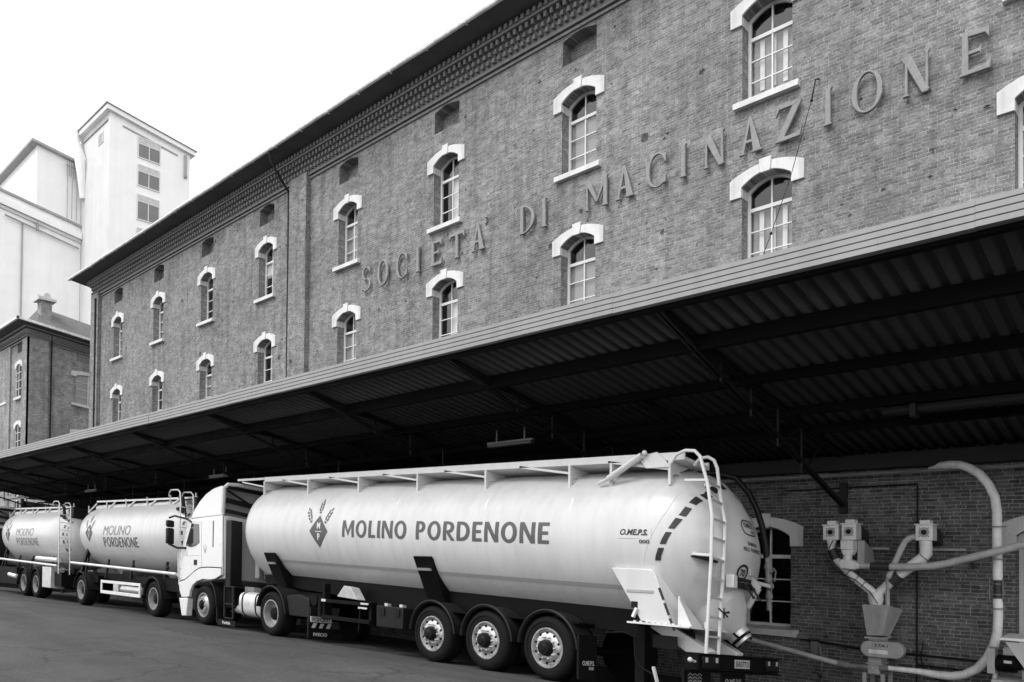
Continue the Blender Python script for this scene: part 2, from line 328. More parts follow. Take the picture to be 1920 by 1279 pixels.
def sans_word(d, word, x0, w0, W, H, bold=.2):
    """humanist block capitals drawn as plain strokes; W, H the size of the whole word"""
    wid = dict(M=.92, O=.8, L=.5, I=.2, N=.74, P=.6, R=.66, D=.74, E=.52); gap = .13
    tot = sum(wid[c_] for c_ in word) + gap * (len(word) - 1); kx = W / tot; x = 0.; b = bold; t = b * .82
    for c_ in word:
        w = wid[c_]; q = lambda pts: d.poly([(x0 + (x + a) * kx, w0 + z * H) for a, z in pts])
        def strip(o, i_):
            n = len(o); d.add(([(x0 + (x + a) * kx, w0 + z * H) for a, z in o + i_], [(k, k + 1, n + k + 1, n + k) for k in range(n - 1)]))
        if c_ == 'M':
            q([(0, 0), (b * .9, 0), (b * 1.05, .62), (w / 2 - .0, .06), (w / 2, .06), (w / 2, .36), (b * 1.15, 1), (0.03, 1)]); q([(w, 0), (w - .03, 1), (w - b * 1.15, 1), (w / 2, .36), (w / 2, .06), (w - b * 1.05, .62), (w - b * .9, 0)])
        elif c_ == 'N': q([(0, 0), (b * .9, 0), (b * .9, .66), (w - b * 1.05, 0), (w, 0), (w, 1), (w - b * .9, 1), (w - b * .9, .34), (b * 1.05, 1), (0, 1)])
        elif c_ == 'I': q([(0, 0), (b, 0), (b, 1), (0, 1)])
        elif c_ == 'L': q([(0, 0), (w, 0), (w, t), (b, t), (b, 1), (0, 1)])
        elif c_ == 'E': q([(0, 0), (w, 0), (w, t), (b, t), (b, .42), (w * .92, .42), (w * .92, .42 + t * .95), (b, .42 + t * .95), (b, 1 - t), (w, 1 - t), (w, 1), (0, 1)])
        elif c_ == 'O':
            n = 36; o = [(w / 2 + w / 2 * math.cos(2 * math.pi * k / n), .5 + .52 * math.sin(2 * math.pi * k / n)) for k in range(n + 1)]
            strip(o, [(w / 2 + (w / 2 - b) * math.cos(2 * math.pi * k / n), .5 + (.52 - t) * math.sin(2 * math.pi * k / n)) for k in range(n + 1)])
        elif c_ == 'D':
            q([(0, 0), (b, 0), (b, 1), (0, 1)]); n = 20; o = []; i_ = []
            for k in range(n + 1):
                a = math.pi / 2 - math.pi * k / n; ca = math.cos(a) ** .8 if math.cos(a) > 1e-6 else 0; o.append((b + (w - b) * ca, .5 + .5 * math.sin(a))); i_.append((b + (w - 2 * b) * ca, .5 + (.5 - t) * math.sin(a)))
            strip(o, i_)
        elif c_ in 'PR':
            q([(0, 0), (b, 0), (b, 1), (0, 1)]); n = 16; o = []; i_ = []; ph = .31; cz = 1 - ph
            for k in range(n + 1):
                a = math.pi / 2 - math.pi * k / n; ca = math.cos(a) ** .7 if math.cos(a) > 1e-6 else 0; o.append((b + (w * .97 - b) * ca, cz + ph * math.sin(a))); i_.append((b + (w * .97 - 2 * b) * ca, cz + (ph - t * .9) * math.sin(a)))
            strip(o, i_)
            if c_ == 'R': q([(b * 1.1, cz - ph), (w * .62, cz - ph), (w * 1.05, 0), (w * 1.05 - b * 1.15, 0)])
        x += w + gap
    return d
def lozenge(d, h, w): return d.poly([(0, -h / 2), (w / 2, 0), (0, h / 2), (-w / 2, 0)])
# ================================================================== ground
def gz(y):
    return -.134 * (y - 9) if 7 <= y <= 15 else (-.804 if y > 15 else .268 + (7 - max(y, -3)) * .035)
g = MB(); ys = [-300, -60, -3, 0, 3, 5, 6, 6.6, 7, 7.6, 9, 12, 15, 30, 120, 500]; xs = [-600, -200, -80, -50, -30, -15, -5, 5, 30, 150]
for y in ys:
    for x in xs: g.v.append((x, y, gz(y)))
n = len(xs)
for i in range(len(ys) - 1):
    for j in range(n - 1): g.f.append((i * n + j, i * n + j + 1, (i + 1) * n + j + 1, (i + 1) * n + j))
tag(g.build('yard_ground', M['asphalt']), 'dark worn asphalt of the mill yard in front of the parked tankers', 'ground', kind='structure')
# ================================================================== brick mill
COLS = [-40.684, -35.912, -31.137, -26.354, -21.139, -16.334, -11.490, -6.634, -1.78, 3.07]
mill = thing('brick_mill', 'long four storey brick mill with white arched windows, deep eaves and raised name lettering', 'mill', (-20, 15, -.8))
XL, XR = -43.95, 6.5
def wopen(xc, dz): return [(xc - .535, 11.41 + dz), (xc + .535, 11.41 + dz)] + [(a, b) for a, b in reversed(arch(.535, 13.29 + dz, .2, 12, xc))]
def vopen(xc): return [(xc - .53, 14.23), (xc + .53, 14.23)] + list(reversed(arch(.53, 14.84, .1, 8, xc)))
def brick_wall(name, mat, z0, z1, holes):
    bm = bmesh.new()
    def loop(pts, y):
        vs = [bm.verts.new((a, y, b)) for a, b in pts]
        return vs, [bm.edges.new((vs[i], vs[(i + 1) % len(vs)])) for i in range(len(vs))]
    edges = loop([(XL, z0), (XR, z0), (XR, z1), (XL, z1)], 15)[1]; hl = []
    for pts, dep, back in holes:
        vs, es = loop(pts, 15); edges += es; hl.append((vs, dep, back))
    bmesh.ops.triangle_fill(bm, use_beauty=True, use_dissolve=False, edges=edges)
    for vs, dep, back in hl:
        w2 = [bm.verts.new((v.co.x, 15 + dep, v.co.z)) for v in vs]; n = len(vs)
        for i in range(n): bm.faces.new((vs[i], vs[(i + 1) % n], w2[(i + 1) % n], w2[i]))
        if back: bm.faces.new(w2)
    for a, b in (((XL, 15), (XL, 30)), ((XL, 30), (XR, 30)), ((XR, 30), (XR, 15))):
        bm.faces.new([bm.verts.new(q) for q in ((a[0], a[1], z0), (b[0], b[1], z0), (b[0], b[1], z1), (a[0], a[1], z1))])
    w = MB(); w.v = [tuple(v.co) for v in bm.verts]; bm.verts.index_update(); w.f = [tuple(v.index for v in f.verts) for f in bm.faces]; bm.free()
    return w.build(name, mat, mill, smooth=20, fixn=False)
hi_, lo_ = [], []
for i, xc in enumerate(COLS):
    for dz in (0, -3.66): hi_.append((wopen(xc, dz), .3, False))
    if i >= 7: lo_.append((wopen(xc, -10.98), .3, False))
    hi_.append((vopen(xc), .34, True))
brick_wall('wall', M['brick'], 4.3, 16.1, hi_)
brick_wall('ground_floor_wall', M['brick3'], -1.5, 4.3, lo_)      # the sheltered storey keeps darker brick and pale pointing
for x0, x1 in ((XL - .02, -42.95), (-24.5, -23.4)):
    MB().box(x0, x1, 14.82, 14.998, -1.5, 15.2).build('pilaster', M['brick'], mill)
# cornice: bands, two staggered rows of corbels, dentils
cn = MB(); X0 = XL - .02
for z0, z1, pr in ((14.99, 15.06, .05), (15.06, 15.10, .02), (15.10, 15.17, .1), (15.17, 15.75, .08), (15.75, 15.82, .3), (15.82, 15.96, .26)):
    cn.box(X0 - pr, XR, 15 - pr, 14.999, z0, z1 - .0015)
x = X0
while x < XR:
    cn.box(x, x + .09, 14.82, 14.9185, 15.24, 15.36)
    cn.box(x + .1, x + .19, 14.79, 14.9185, 15.42, 15.54)
    cn.box(x, x + .09, 14.75, 14.9185, 15.60, 15.74)
    x += .21
x = X0 - .2
while x < XR:
    cn.box(x, x + .1, 14.66, 14.7385, 15.825, 15.95); x += .2
y = 14.75                                         # the same bands return round the corner
for z0, z1, pr in ((14.99, 15.06, .05), (15.10, 15.17, .1), (15.17, 15.75, .08), (15.75, 15.82, .3), (15.82, 15.96, .26)):
    cn.box(X0 - pr, X0 - .001, 15.001, 30, z0, z1 - .0025)
cn.build('cornice', M['cornice'], mill)
ev = MB(); EX = XL - 1.05
ev.prism([(15.0, 15.965), (14.12, 16.10), (14.12, 16.15), (15.0, 16.3), (22.5, 20.2), (30.0, 16.3), (30.9, 16.15), (30.9, 16.10), (30.0, 15.965)], EX, XR + .5, 'x')
ev.build('eaves_soffit', M['soffit'], mill)
rf = MB()
rf.prism([(14.06, 16.16), (22.5, 20.45), (30.95, 16.16), (30.95, 16.21), (22.5, 20.52), (14.06, 16.21)], EX - .04, XR + .6, 'x')
rf.build('roof', M['roof'], mill)
gu = MB(); random.seed(3)
xs_ = [EX - .05 + i * 1.6 for i in range(int((XR - EX) / 1.6) + 2)]
gu.tube([(xx, 14.07 + random.uniform(-.006, .006), 16.125 + random.uniform(-.012, .012)) for xx in xs_], .062, 8)
for xx in xs_: gu.box(xx, xx + .05, 14.0, 14.14, 16.05, 16.068)
gu.build('gutter', M['gutter'], mill)
dp = MB()
dp.tube([(-24.66, 14.1, 16.1), (-24.66, 14.15, 15.75), (-24.66, 14.62, 15.15), (-24.66, 14.88, 14.9), (-24.66, 14.9, 14.6), (-24.66, 14.93, 4)], .045, 8)
dp.build('downpipe', M['steel'], mill)
dp = MB(); dp.tube([(-43.2, 14.78, 14.9), (-43.2, 14.82, 4)], .05, 8)
for z in (6, 9, 11.9, 14): dp.box(-43.28, -43.12, 14.76, 14.868, z, z + .08)
dp.build('downpipe', M['steel'], mill)
mw = parent_world(mill)
# ---- a window: frame, pane, stone hood and sill, and what hangs behind the glass
def raw(mb, name, mat, parent, **k):
    o = mb.build(name, mat, None, **k); o.parent = parent; return o
def window_frame():
    f = MB(); h = .53; zs, ri = 13.285, .2
    o = [(-h, 11.43), (h, 11.43)] + list(reversed(arch(h, zs, ri, 12)))
    hi = h - .065; i_ = [(-hi, 11.49), (hi, 11.49)] + list(reversed(arch(hi, zs - .05, ri - .01, 12)))
    k = len(o)
    for y0 in (.27, .33): f.v += [(a, y0, b) for a, b in o] + [(a, y0, b) for a, b in i_]
    for i in range(k):
        j = (i + 1) % k
        f.f += [(i, j, k + j, k + i), (2 * k + i, 3 * k + i, 3 * k + j, 2 * k + j), (i, 2 * k + i, 2 * k + j, j), (k + i, k + j, 3 * k + j, 3 * k + i)]
    f.box(-hi, hi, .262, .325, 12.82, 12.895)
    f.box(-.016, .016, .272, .318, 11.49, 12.82); f.box(-.016, .016, .272, .318, 12.895, 13.42)
    for z in (11.93, 12.38): f.box(-hi, -.016, .276, .314, z, z + .024); f.box(.016, hi, .276, .314, z, z + .024)
    return f
def window_set(kind, xc, dz):
    f = window_frame().build('window', M['wframe']); f.parent = mill; f.location = Vector((xc, 15, dz)) - mw
    p = MB(); h = .47; pts = [(-h, 11.48), (h, 11.48)] + list(reversed(arch(h, 13.24, .19, 12)))
    p.prism(pts, .295, .301, 'y'); raw(p, 'pane', M['glass'], f)
    hd = MB()
    out = [(-.53, 13.07), (-.79, 13.07), (-.79, 13.46)] + arch(.79, 13.46, .2, 16)[1:-1] + [(.79, 13.46), (.79, 13.07), (.53, 13.07)]
    inn = list(reversed(arch(.53, 13.275, .2, 16)))
    # the hood as a band of quads so that it stays a clean arch
    A = [(-.79, 13.07)] + [(-.79, 13.27)] + arch(.79, 13.46, .2, 16) + [(.79, 13.27), (.79, 13.07)]
    B = [(-.528, 13.07)] + [(-.528, 13.2)] + arch(.528, 13.275, .2, 16) + [(.528, 13.2), (.528, 13.07)]
    k = len(A)
    for y0 in (-.045, .004): hd.v += [(a, y0, b) for a, b in A] + [(a, y0, b) for a, b in B]
    for i in range(k - 1):
        j = i + 1
        hd.f += [(i, j, k + j, k + i), (2 * k + i, 3 * k + i, 3 * k + j, 2 * k + j), (i, 2 * k + i, 2 * k + j, j), (k + i, k + j, 3 * k + j, 3 * k + i)]
    hd.f += [(0, k, 3 * k, 2 * k), (k - 1, 3 * k - 1, 4 * k - 1, 2 * k - 1)]
    for x0, x1 in ((-.534, -.522), (.522, .534)): hd.box(x0, x1, .005, .268, 13.07, 13.262)
    hd.prism([(-.1, 13.44), (.1, 13.44), (.135, 13.73), (-.135, 13.73)], -.075, -.02, 'y')
    raw(hd, 'hood', M['stone'], f, bevel=.008)
    sl = MB(); sl.prism([(-.12, 11.275), (-.12, 11.405), (.265, 11.44), (.265, 11.275)], -.7, .7, 'x'); raw(sl, 'sill', M['sill'], f, bevel=.01)
    cu = MB()
    if kind == 'pane_backing': cu.box(-.5, .5, .345, .355, 11.45, 12.86); raw(cu, 'pane_backing', M['pane_backing'], f)  # grey sheet added behind the glass to carry its reflected grey
    if kind == 'board': cu.box(-.5, .5, .345, .36, 12.3, 12.86); raw(cu, 'pane_backing', M['curtain'], f)
    if kind == 'curtain':
        n = 26; vs = [(-.12 + .62 * i / n, .37 + .018 * math.sin(i * 1.9), z) for z in (11.45, 12.86) for i in range(n + 1)]
        cu.add(vs, [(i, i + 1, n + 2 + i, n + 1 + i) for i in range(n)]); raw(cu, 'curtain', M['curtain'], f, fixn=False)
    if kind == 'slats':
        for q in (-.3, -.05, .2, .43): cu.box(q, q + .1, .35, .36, 11.75, 12.86)
        raw(cu, 'curtain', M['curtain'], f)
        cu = MB(); cu.box(-.5, .5, .40, .41, 11.45, 12.86); raw(cu, 'pane_backing', M['pane_backing'], f)
    return f
protos = {}
kinds = {(0, 0): 'pane_backing', (1, 0): 'pane_backing', (2, 0): 'dark', (3, 0): 'board', (4, 0): 'pane_backing', (5, 0): 'curtain', (6, 0): 'pane_backing', (7, 0): 'slats', (8, 0): 'pane_backing', (9, 0): 'dark',
         (0, 1): 'dark', (1, 1): 'dark', (2, 1): 'pane_backing', (3, 1): 'dark', (4, 1): 'pane_backing', (5, 1): 'curtain', (6, 1): 'pane_backing', (7, 1): 'slats', (8, 1): 'pane_backing', (9, 1): 'dark', (7, 3): 'dark', (8, 3): 'dark'}
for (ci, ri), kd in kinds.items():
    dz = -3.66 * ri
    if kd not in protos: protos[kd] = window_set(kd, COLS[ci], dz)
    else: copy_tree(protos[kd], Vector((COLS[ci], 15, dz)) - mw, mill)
# ---- raised name lettering
sign = thing('wall_lettering', 'raised bronze capitals spelling SOCIETA DI MACINAZIONE across the brick mill wall', 'lettering', (-11.5, 14.99, 10.25))
T_, t_ = .14, .065
def stem(x, w, z0=0., z1=1., lo=True, hi=True, lean=0.):
    sw = .05; pts = []
    pts += [(x - w / 2 - sw, z0), (x - w / 2, z0 + .07)] if lo else [(x - w / 2, z0)]
    pts += [(x - w / 2 + lean, z1 - .07), (x - w / 2 - sw + lean, z1), (x + w / 2 + sw + lean, z1), (x + w / 2 + lean, z1 - .07)] if hi else [(x - w / 2 + lean, z1), (x + w / 2 + lean, z1)]
    pts += [(x + w / 2, z0 + .07), (x + w / 2 + sw, z0)] if lo else [(x + w / 2, z0)]
    return pts
def bowl(cx, cz, rx, rz, a0, a1, wt, wn_, n=22):
    o, i_ = [], []
    for k in range(n + 1):
        a = R(a0 + (a1 - a0) * k / n); wd = wn_ + (wt - wn_) * abs(math.cos(a)) ** 1.5
        o.append((cx + rx * math.cos(a), cz + rz * math.sin(a))); i_.append((cx + (rx - wd) * math.cos(a), cz + (rz - wd * .75) * math.sin(a)))
    return o, i_
def glyph(ch, W):     # polygons in a box W wide and 1 high
    P = []; rib = []
    if ch == 'I': P = [stem(W / 2, T_)]
    elif ch == 'O': rib = [bowl(W / 2, .5, W / 2, .53, 0, 360, T_, t_ * .8, 40)]
    elif ch == 'C':
        rib = [bowl(W * .56, .5, W * .56, .53, 52, 308, T_, t_ * .8, 30)]
        P = [[(W * .87, .98), (W * .98, .95), (W * .99, .68), (W * .92, .7), (W * .82, .88)], [(W * .82, .13), (W * .9, .28), (W * 1., .3), (W * .97, .06), (W * .88, .03)]]
    elif ch == 'S':
        rib = [bowl(W * .5, .745, W * .5, .285, 35, 265, T_ * .8, t_), bowl(W * .5, .255, W * .5, .285, 85, -145, T_ * .8, t_)]
        rib = [rib[0], rib[1]]; P = [[(W * .86, .98), (W * .93, .98), (W * .95, .72), (W * .85, .84)], [(W * .02, .02), (W * .1, .02), (W * .16, .16), (W * .02, .3)]]
    elif ch == 'E':
        P = [stem(.18, T_), [(.24, 0), (W, 0), (W * 1.03, .27), (W * .9, .13), (.24, .105)], [(.24, .9), (W * .85, .87), (W * .97, .73), (W * .97, 1.), (.24, 1.)], [(.24, .47), (W * .68, .47), (W * .74, .38), (W * .74, .66), (W * .68, .56), (.24, .56)]]
    elif ch == 'T':
        P = [stem(W / 2, T_, hi=False, z1=.92), [(0, .72), (.1, .88), (W - .1, .88), (W, .72), (W * .98, 1.), (W * .02, 1.)]]
    elif ch == 'D':
        P = [stem(.17, T_)]; rib = [bowl(.2, .5, W - .2, .5, -90, 90, T_, t_)]
    elif ch == 'A':
        P = [[(0, 0), (.22, 0), (.17, .06), (W * .5 + .02, .93), (W * .5 - .03, 1.04), (.09, .06)], [(W - .3, 0), (W + .05, 0), (W - .03, .07), (W * .55, 1.05), (W * .45, 1.05), (W - .25, .07)], [(W * .25, .3), (W * .78, .3), (W * .76, .39), (W * .28, .39)]]
    elif ch == 'N':
        P = [stem(.09, t_), stem(W - .09, t_), [(-.04, 1.), (.2, 1.), (W - .05, .02), (W - .05, -.03), (W - .2, -.03), (.06, .82)]]
    elif ch == 'M':
        P = [stem(.08, t_), stem(W - .12, T_), [(-.03, 1.), (.19, 1.), (W * .52, .32), (W * .47, .2), (.06, .85)], [(W * .46, .2), (W * .53, .2), (W - .08, .9), (W - .14, 1.)]]
    elif ch == 'Z':
        P = [[(.02, .7), (.12, .89), (W * .7, .89), (W, 1.), (.06, 1.)], [(0, 0), (W * .93, .0), (W, .3), (W * .88, .11), (.2, .11)], [(0, 0), (.24, .06), (W, 1.), (W - .25, .94)]]
    elif ch == '`': P = [[(0, 1.2), (.1, 1.28), (.2, 1.14), (.14, 1.1)]]
    return P, rib
LET = [('S', -20.20, -19.75), ('O', -19.39, -18.85), ('C', -18.48, -17.94), ('I', -17.56, -17.34), ('E', -16.91, -16.39), ('T', -16.07, -15.45), ('A', -15.17, -14.67), ('`', -14.70, -14.54), ('D', -13.40, -12.84), ('I', -12.64, -12.39), ('M', -11.20, -10.52), ('A', -10.32, -9.81), ('C', -9.47, -8.93), ('I', -8.61, -8.40), ('N', -8.01, -7.51), ('A', -7.20, -6.70), ('Z', -6.41, -5.86), ('I', -5.46, -5.26), ('O', -4.92, -4.36), ('N', -4.03, -3.56), ('E', -3.16, -2.65)]
for ch, xa, xb in LET:
    Hh = .735; P, rib = glyph(ch, (xb - xa) / Hh); m = MB(); k = 0
    for q in P:
        m.prism([(xa + a * Hh, 10.25 + b * Hh) for a, b in q], 14.885 + k * .003, 14.955 - k * .001, 'y'); k += 1
    for o_, i_ in rib:
        nn = len(o_); q = o_ + i_; y0, y1 = 14.885 + k * .003, 14.955 - k * .001; k += 1; b0 = len(m.v)
        for yy in (y0, y1): m.v += [(xa + a * Hh, yy, 10.25 + b * Hh) for a, b in q]
        N2 = 2 * nn
        for j in range(nn - 1):
            a, b, c_, d_ = j, j + 1, nn + j + 1, nn + j
            m.f += [tuple(b0 + e for e in (a, b, c_, d_)), tuple(b0 + N2 + e for e in (d_, c_, b, a)), (b0 + a, b0 + N2 + a, b0 + N2 + b, b0 + b), (b0 + d_, b0 + c_, b0 + N2 + c_, b0 + N2 + d_)]
        m.f += [tuple(b0 + e for e in (0, nn, N2 + nn, N2)), tuple(b0 + e for e in (nn - 1, N2 + nn - 1, N2 + 2 * nn - 1, 2 * nn - 1))]
    m.build('letter', M['letter'], sign, bevel=.012, smooth=30)
cb = thing('stay_cable', 'thin dark stay cable hooked to the mill wall beside the letter Z and slanting down', 'cable', (-5.6, 14.95, 11.2))
MB().tube([(-5.56, 14.99, 11.28), (-5.58, 14.86, 11.22), (-5.61, 14.85, 11.05), (-5.66, 14.84, 10.8)], .015, 6).ball((-5.65, 14.84, 10.82), .03, 8).build('hook', M['steel'], cb)
MB().tube([(-5.66, 14.84, 10.8), (-6.0, 14.7, 9.4), (-6.34, 14.5, 8.2), (-6.5, 14.2, 7.4), (-6.9, 13.2, 4.5)], .007, 6).build('wire', M['steel'], cb)
MB().ball((-6.32, 14.52, 8.28), .03, 8).build('turnbuckle', M['steel'], cb)
# ================================================================== loading canopy
can = thing('loading_canopy', 'long dark corrugated canopy on cantilever trusses over the loading lane, grey ribbed fascia', 'canopy', (-20, 12, 3.5))
CX0, CX1, FY = -44.2, 2.5, 8.2
def cz(y): return 5.095 - .19 * (y - 8.2)
fa = MB()
prof = []; z = 5.04
for hgt in (.055, .055, .055, .05):                     # flat bands parted by V grooves
    prof += [(0, z), (0, z + hgt), (.022, z + hgt + .007)]; z += hgt + .014
prof = prof[:-1] + [(.12, z - .014), (.12, z - .034), (.05, z - .04), (.05, 5.055), (.12, 5.05), (.12, 5.04)]
k = 23   # sheets of about two metres with a fine joint and slight waviness
for i in range(k):
    xa = CX0 + (CX1 - CX0) * i / k; xb = CX0 + (CX1 - CX0) * (i + 1) / k - .0015
    dz = random.uniform(-.003, .003); dy = random.uniform(-.004, .004)
    b0 = len(fa.v); fa.prism([(FY - .12 + a + dy, b + dz) for a, b in prof], xa, xb, 'x')
    fa.v[b0:] = [(p, q, r_ - .0022 * (p + 1.2)) for p, q, r_ in fa.v[b0:]]     # the long gutter line falls a little to the right
fa.build('fascia', M['fascia'], can, smooth=20)
sh = MB(); x = CX0; pat = [(0, 0), (.1, 0), (.115, .06), (.185, .06)]; top = []
while x < CX1:
    top += [(x + a, b) for a, b in pat]; x += .2
yy = [8.14, 11.5, 15.0]
for j, y in enumerate(yy): sh.v += [(a, y, cz(y) + b) for a, b in top]
n = len(top)
for j in range(2):
    for i in range(n - 1): sh.f.append((j * n + i, j * n + i + 1, (j + 1) * n + i + 1, (j + 1) * n + i))
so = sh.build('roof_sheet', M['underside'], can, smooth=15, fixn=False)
sm = so.modifiers.new('thick', 'SOLIDIFY'); sm.thickness = .004; sm.offset = 1
for y, d in ((9.25, .2), (10.74, .14), (12.2, .14), (13.15, .14)):
    MB().box(CX0 + .05, CX1 - .05, y - .06, y + .06, cz(y) - d, cz(y) - .004).build('purlin', M['purlin'], can)
MB().box(CX0 + .05, CX1, 8.19, 8.3, 5.0, 5.085).build('purlin', M['purlin'], can)
MB().box(-43.9, CX1, 14.75, 14.96, 3.52, 3.8).build('wall_beam', M['steel'], can, bevel=.01)
MB().tube([(-43.9, 14.68, 3.46), (CX1, 14.68, 3.42)], .024, 8).build('conduit', M['steel2'], can)
MB().tube([(-3.6, 12.35, 4.14), (-2.5, 12.3, 4.13), (2.4, 12.3, 4.13)], .075, 10).box(-3.2, -3.12, 12.2, 12.42, 4.0, 4.3).build('gutter_pipe', M['gutterdark'], can)
def zb(y): return 5.02 - .37 * (y - 8.3)
for x in (-1.0, -5.07, -8.95, -13.0, -17.1, -21.5, -26.2, -30.6, -35.0, -39.4, -43.7):
    t = MB()
    for dx in (-.035, .035):
        t.bar((x + dx, 8.3, zb(8.3)), (x + dx, 14.95, zb(14.95) + .3), .03, .05); t.bar((x + dx, 8.3, cz(8.3) - .05), (x + dx, 14.9, cz(14.9) - .05), .05, .06)
    y = 9.0; up = True
    for q in range(5):
        y2 = y + .98
        t.bar((x, y, zb(y) + .02), (x, y, cz(y) - .06), .035, .035)
        t.bar((x, y, zb(y) + .02), (x, y2, cz(y2) - .06), .03, .03); y = y2
    t.box(x - .07, x + .07, 14.93, 14.985, 2.72, 3.3)
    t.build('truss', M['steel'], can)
# secondary braces seen between trusses
for x, y0, y1 in ((-6.9, 10.74, 12.2), (-15.2, 10.74, 12.2)):
    MB().bar((x, y0, cz(y0) - .1), (x, y1, cz(y1) - .1), .08, .1).build('brace', M['steel'], can)
for i, (x, lab) in enumerate(((-10.55, 'fluorescent lamp under the canopy above the middle of the long tanker'), (-22.9, 'small pale fluorescent lamp under the canopy above the white cab roof'), (-33.8, 'distant fluorescent lamp under the canopy above the middle trailer'))):
    lt = thing('fluorescent_lamp', lab, 'lamp', (x, 11.55, 4.16), group='lamps under the canopy')
    MB().box(x - .6, x + .6, 11.48, 11.62, 4.10, 4.17).build('cover', M['lampglass'], lt, bevel=.02)
    MB().box(x - .62, x + .62, 11.5, 11.6, 4.172, 4.21).box(x - .4, x - .37, 11.54, 11.56, 4.21, 4.5).box(x + .37, x + .4, 11.54, 11.56, 4.21, 4.5).build('housing', M['steel2'], lt)
# ================================================================== far buildings
def pitched(y, z0, y0, k=.15): return z0 - k * (y - y0)
tw = thing('silo_tower', 'tall white rendered silo tower with a column of grey windows under its eaves', 'tower', (-63, 24.4, 0))
t = MB(); yA, yB = 21.3, 27.35; zA, zB = 34.05, 33.1
t.add([(-60, yA, -1), (-60, yB, -1), (-66, yB, -1), (-66, yA, -1), (-60, yA, zA), (-60, yB, zB), (-66, yB, zB), (-66, yA, zA)],
      [(0, 1, 5, 4), (1, 2, 6, 5), (2, 3, 7, 6), (4, 5, 6, 7), (0, 3, 2, 1)])
t.build('wall', M['tower'], tw, fixn=False)
f = MB(); f.add([(-60, yA, -1), (-66, yA, -1), (-66, yA, zA), (-60, yA, zA)], [(0, 1, 2, 3)]); f.build('front_wall', M['tower2'], tw, fixn=False)  # same render toned down, this face's shade is put into the colour
rfm = MB()
o_ = .3
def slab(mb, x0, x1, y0, y1, f0, th):
    mb.add([(x0, y0, f0(y0)), (x1, y0, f0(y0)), (x1, y1, f0(y1)), (x0, y1, f0(y1)), (x0, y0, f0(y0) + th), (x1, y0, f0(y0) + th), (x1, y1, f0(y1) + th), (x0, y1, f0(y1) + th)],
           [(0, 3, 2, 1), (4, 5, 6, 7), (0, 1, 5, 4), (1, 2, 6, 5), (2, 3, 7, 6), (3, 0, 4, 7)])
zf = lambda y: zA + (zB - zA) * (y - yA) / (yB - yA)
slab(rfm, -66.4, -60 + o_, yA - o_, yB + o_, lambda y: zf(y) + .002, .34); rfm.build('cornice', M['tower'], tw)
r2 = MB(); slab(r2, -66.5, -60 + o_ + .1, yA - o_ - .1, yB + o_ + .1, lambda y: zf(y) + .345, .07); r2.build('roof', M['trim'], tw)
bd = MB(); slab(bd, -59.998, -59.94, yA + .9, yB - 1.0, lambda y: zf(y) - .62, .1); bd.build('band', M['trim'], tw)
bd = MB(); bd.box(-65.4, -60.3, yA - .08, yA - .002, zA - .55, zA - .42); bd.build('band', M['trim'], tw)
for zt, zb_ in ((32.95, 31.45), (30.85, 29.3), (28.55, 26.7), (26.0, 24.2), (23.6, 21.8)):
    fr = MB(); y0, y1 = 23.37, 24.93
    dzc = lambda y: -.15 * (y - y0)
    for a, b, c0, c1 in ((y0, y1, zb_ - .06, zb_ + .02), (y0, y1, zt - .02, zt + .06)): fr.box(-59.99, -59.93, a, b, c0, c1)
    fr.box(-59.99, -59.93, y0 - .06, y0, zb_ - .06, zt + .06); fr.box(-59.99, -59.93, y1, y1 + .06, zb_ - .06, zt + .06)
    fr.box(-59.985, -59.935, (y0 + y1) / 2 - .03, (y0 + y1) / 2 + .03, zb_ + .02, zt - .5); fr.box(-59.985, -59.935, y0, y1, zt - .5, zt - .44)
    w = fr.build('window', M['wframe'], tw)
    MB().box(-59.98, -59.96, y0, y1, zb_ + .02, zt - .02).build('pane', M['towerpane'], w)
    MB().box(-59.97, -59.945, y0, y1, zt - .44, zt - .02).build('louvre', M['pipe'], w)
wl = MB(); wl.box(-62.2, -61.2, yA - .05, yA - .003, 32.2, 33.05); w = wl.build('window', M['wframe'], tw)
MB().box(-62.1, -61.72, yA - .06, yA - .051, 32.28, 32.95).box(-61.66, -61.3, yA - .06, yA - .051, 32.28, 32.95).build('pane', M['trim'], w)
MB().tube([(-59.9, 26.95, 32.9), (-59.86, 26.95, 32.4), (-59.86, 26.95, 31.2)], .11, 8).box(-60, -59.8, 26.85, 27.05, 31.1, 31.3).build('downpipe', M['trim'], tw)
fl = MB(); fl.tube([(-65.9, 20.6, 34.6), (-65.6, 20.7, 33.4), (-65.0, 20.95, 32.0), (-65.1, 21.1, 30.9), (-65.1, 21.25, 29.0)], [.42, .42, .42, .36, .25], 10); fl.build('flue', M['tower'], tw)
sb = thing('silo_block', 'lower white silo block with stepped roofs and a pale cornice beside the tower', 'silo', (-68, 19, 0))
XB = -65.6
lo = MB(); y0, y1 = 15.77, 21.28
def zlo(y): return 27.9 - .19 * (y - y0)
lo.add([(XB, y0, -1), (XB, y1, -1), (-78, y1, -1), (-78, y0, -1), (XB, y0, zlo(y0)), (XB, y1, zlo(y1)), (-78, y1, zlo(y1)), (-78, y0, zlo(y0))],
       [(0, 1, 5, 4), (1, 2, 6, 5), (2, 3, 7, 6), (3, 0, 4, 7), (4, 5, 6, 7)])
lo.build('wall', M['tower'], sb, fixn=False)
c1 = MB(); slab(c1, -78, XB + .35, y0 - .35, y1 - .01, lambda y: zlo(y) - 1.0, .5); c1.build('cornice', M['tower'], sb)
c2 = MB(); slab(c2, -78, XB + .16, y0 - .16, y1 - .01, lambda y: zlo(y) - 1.25, .22); c2.build('cornice_fillet', M['tower2'], sb)
c3 = MB(); slab(c3, -78, XB + .2, y0 - .5, y1 - .02, lambda y: zlo(y) + .01, .16); c3.build('roof', M['trim'], sb)
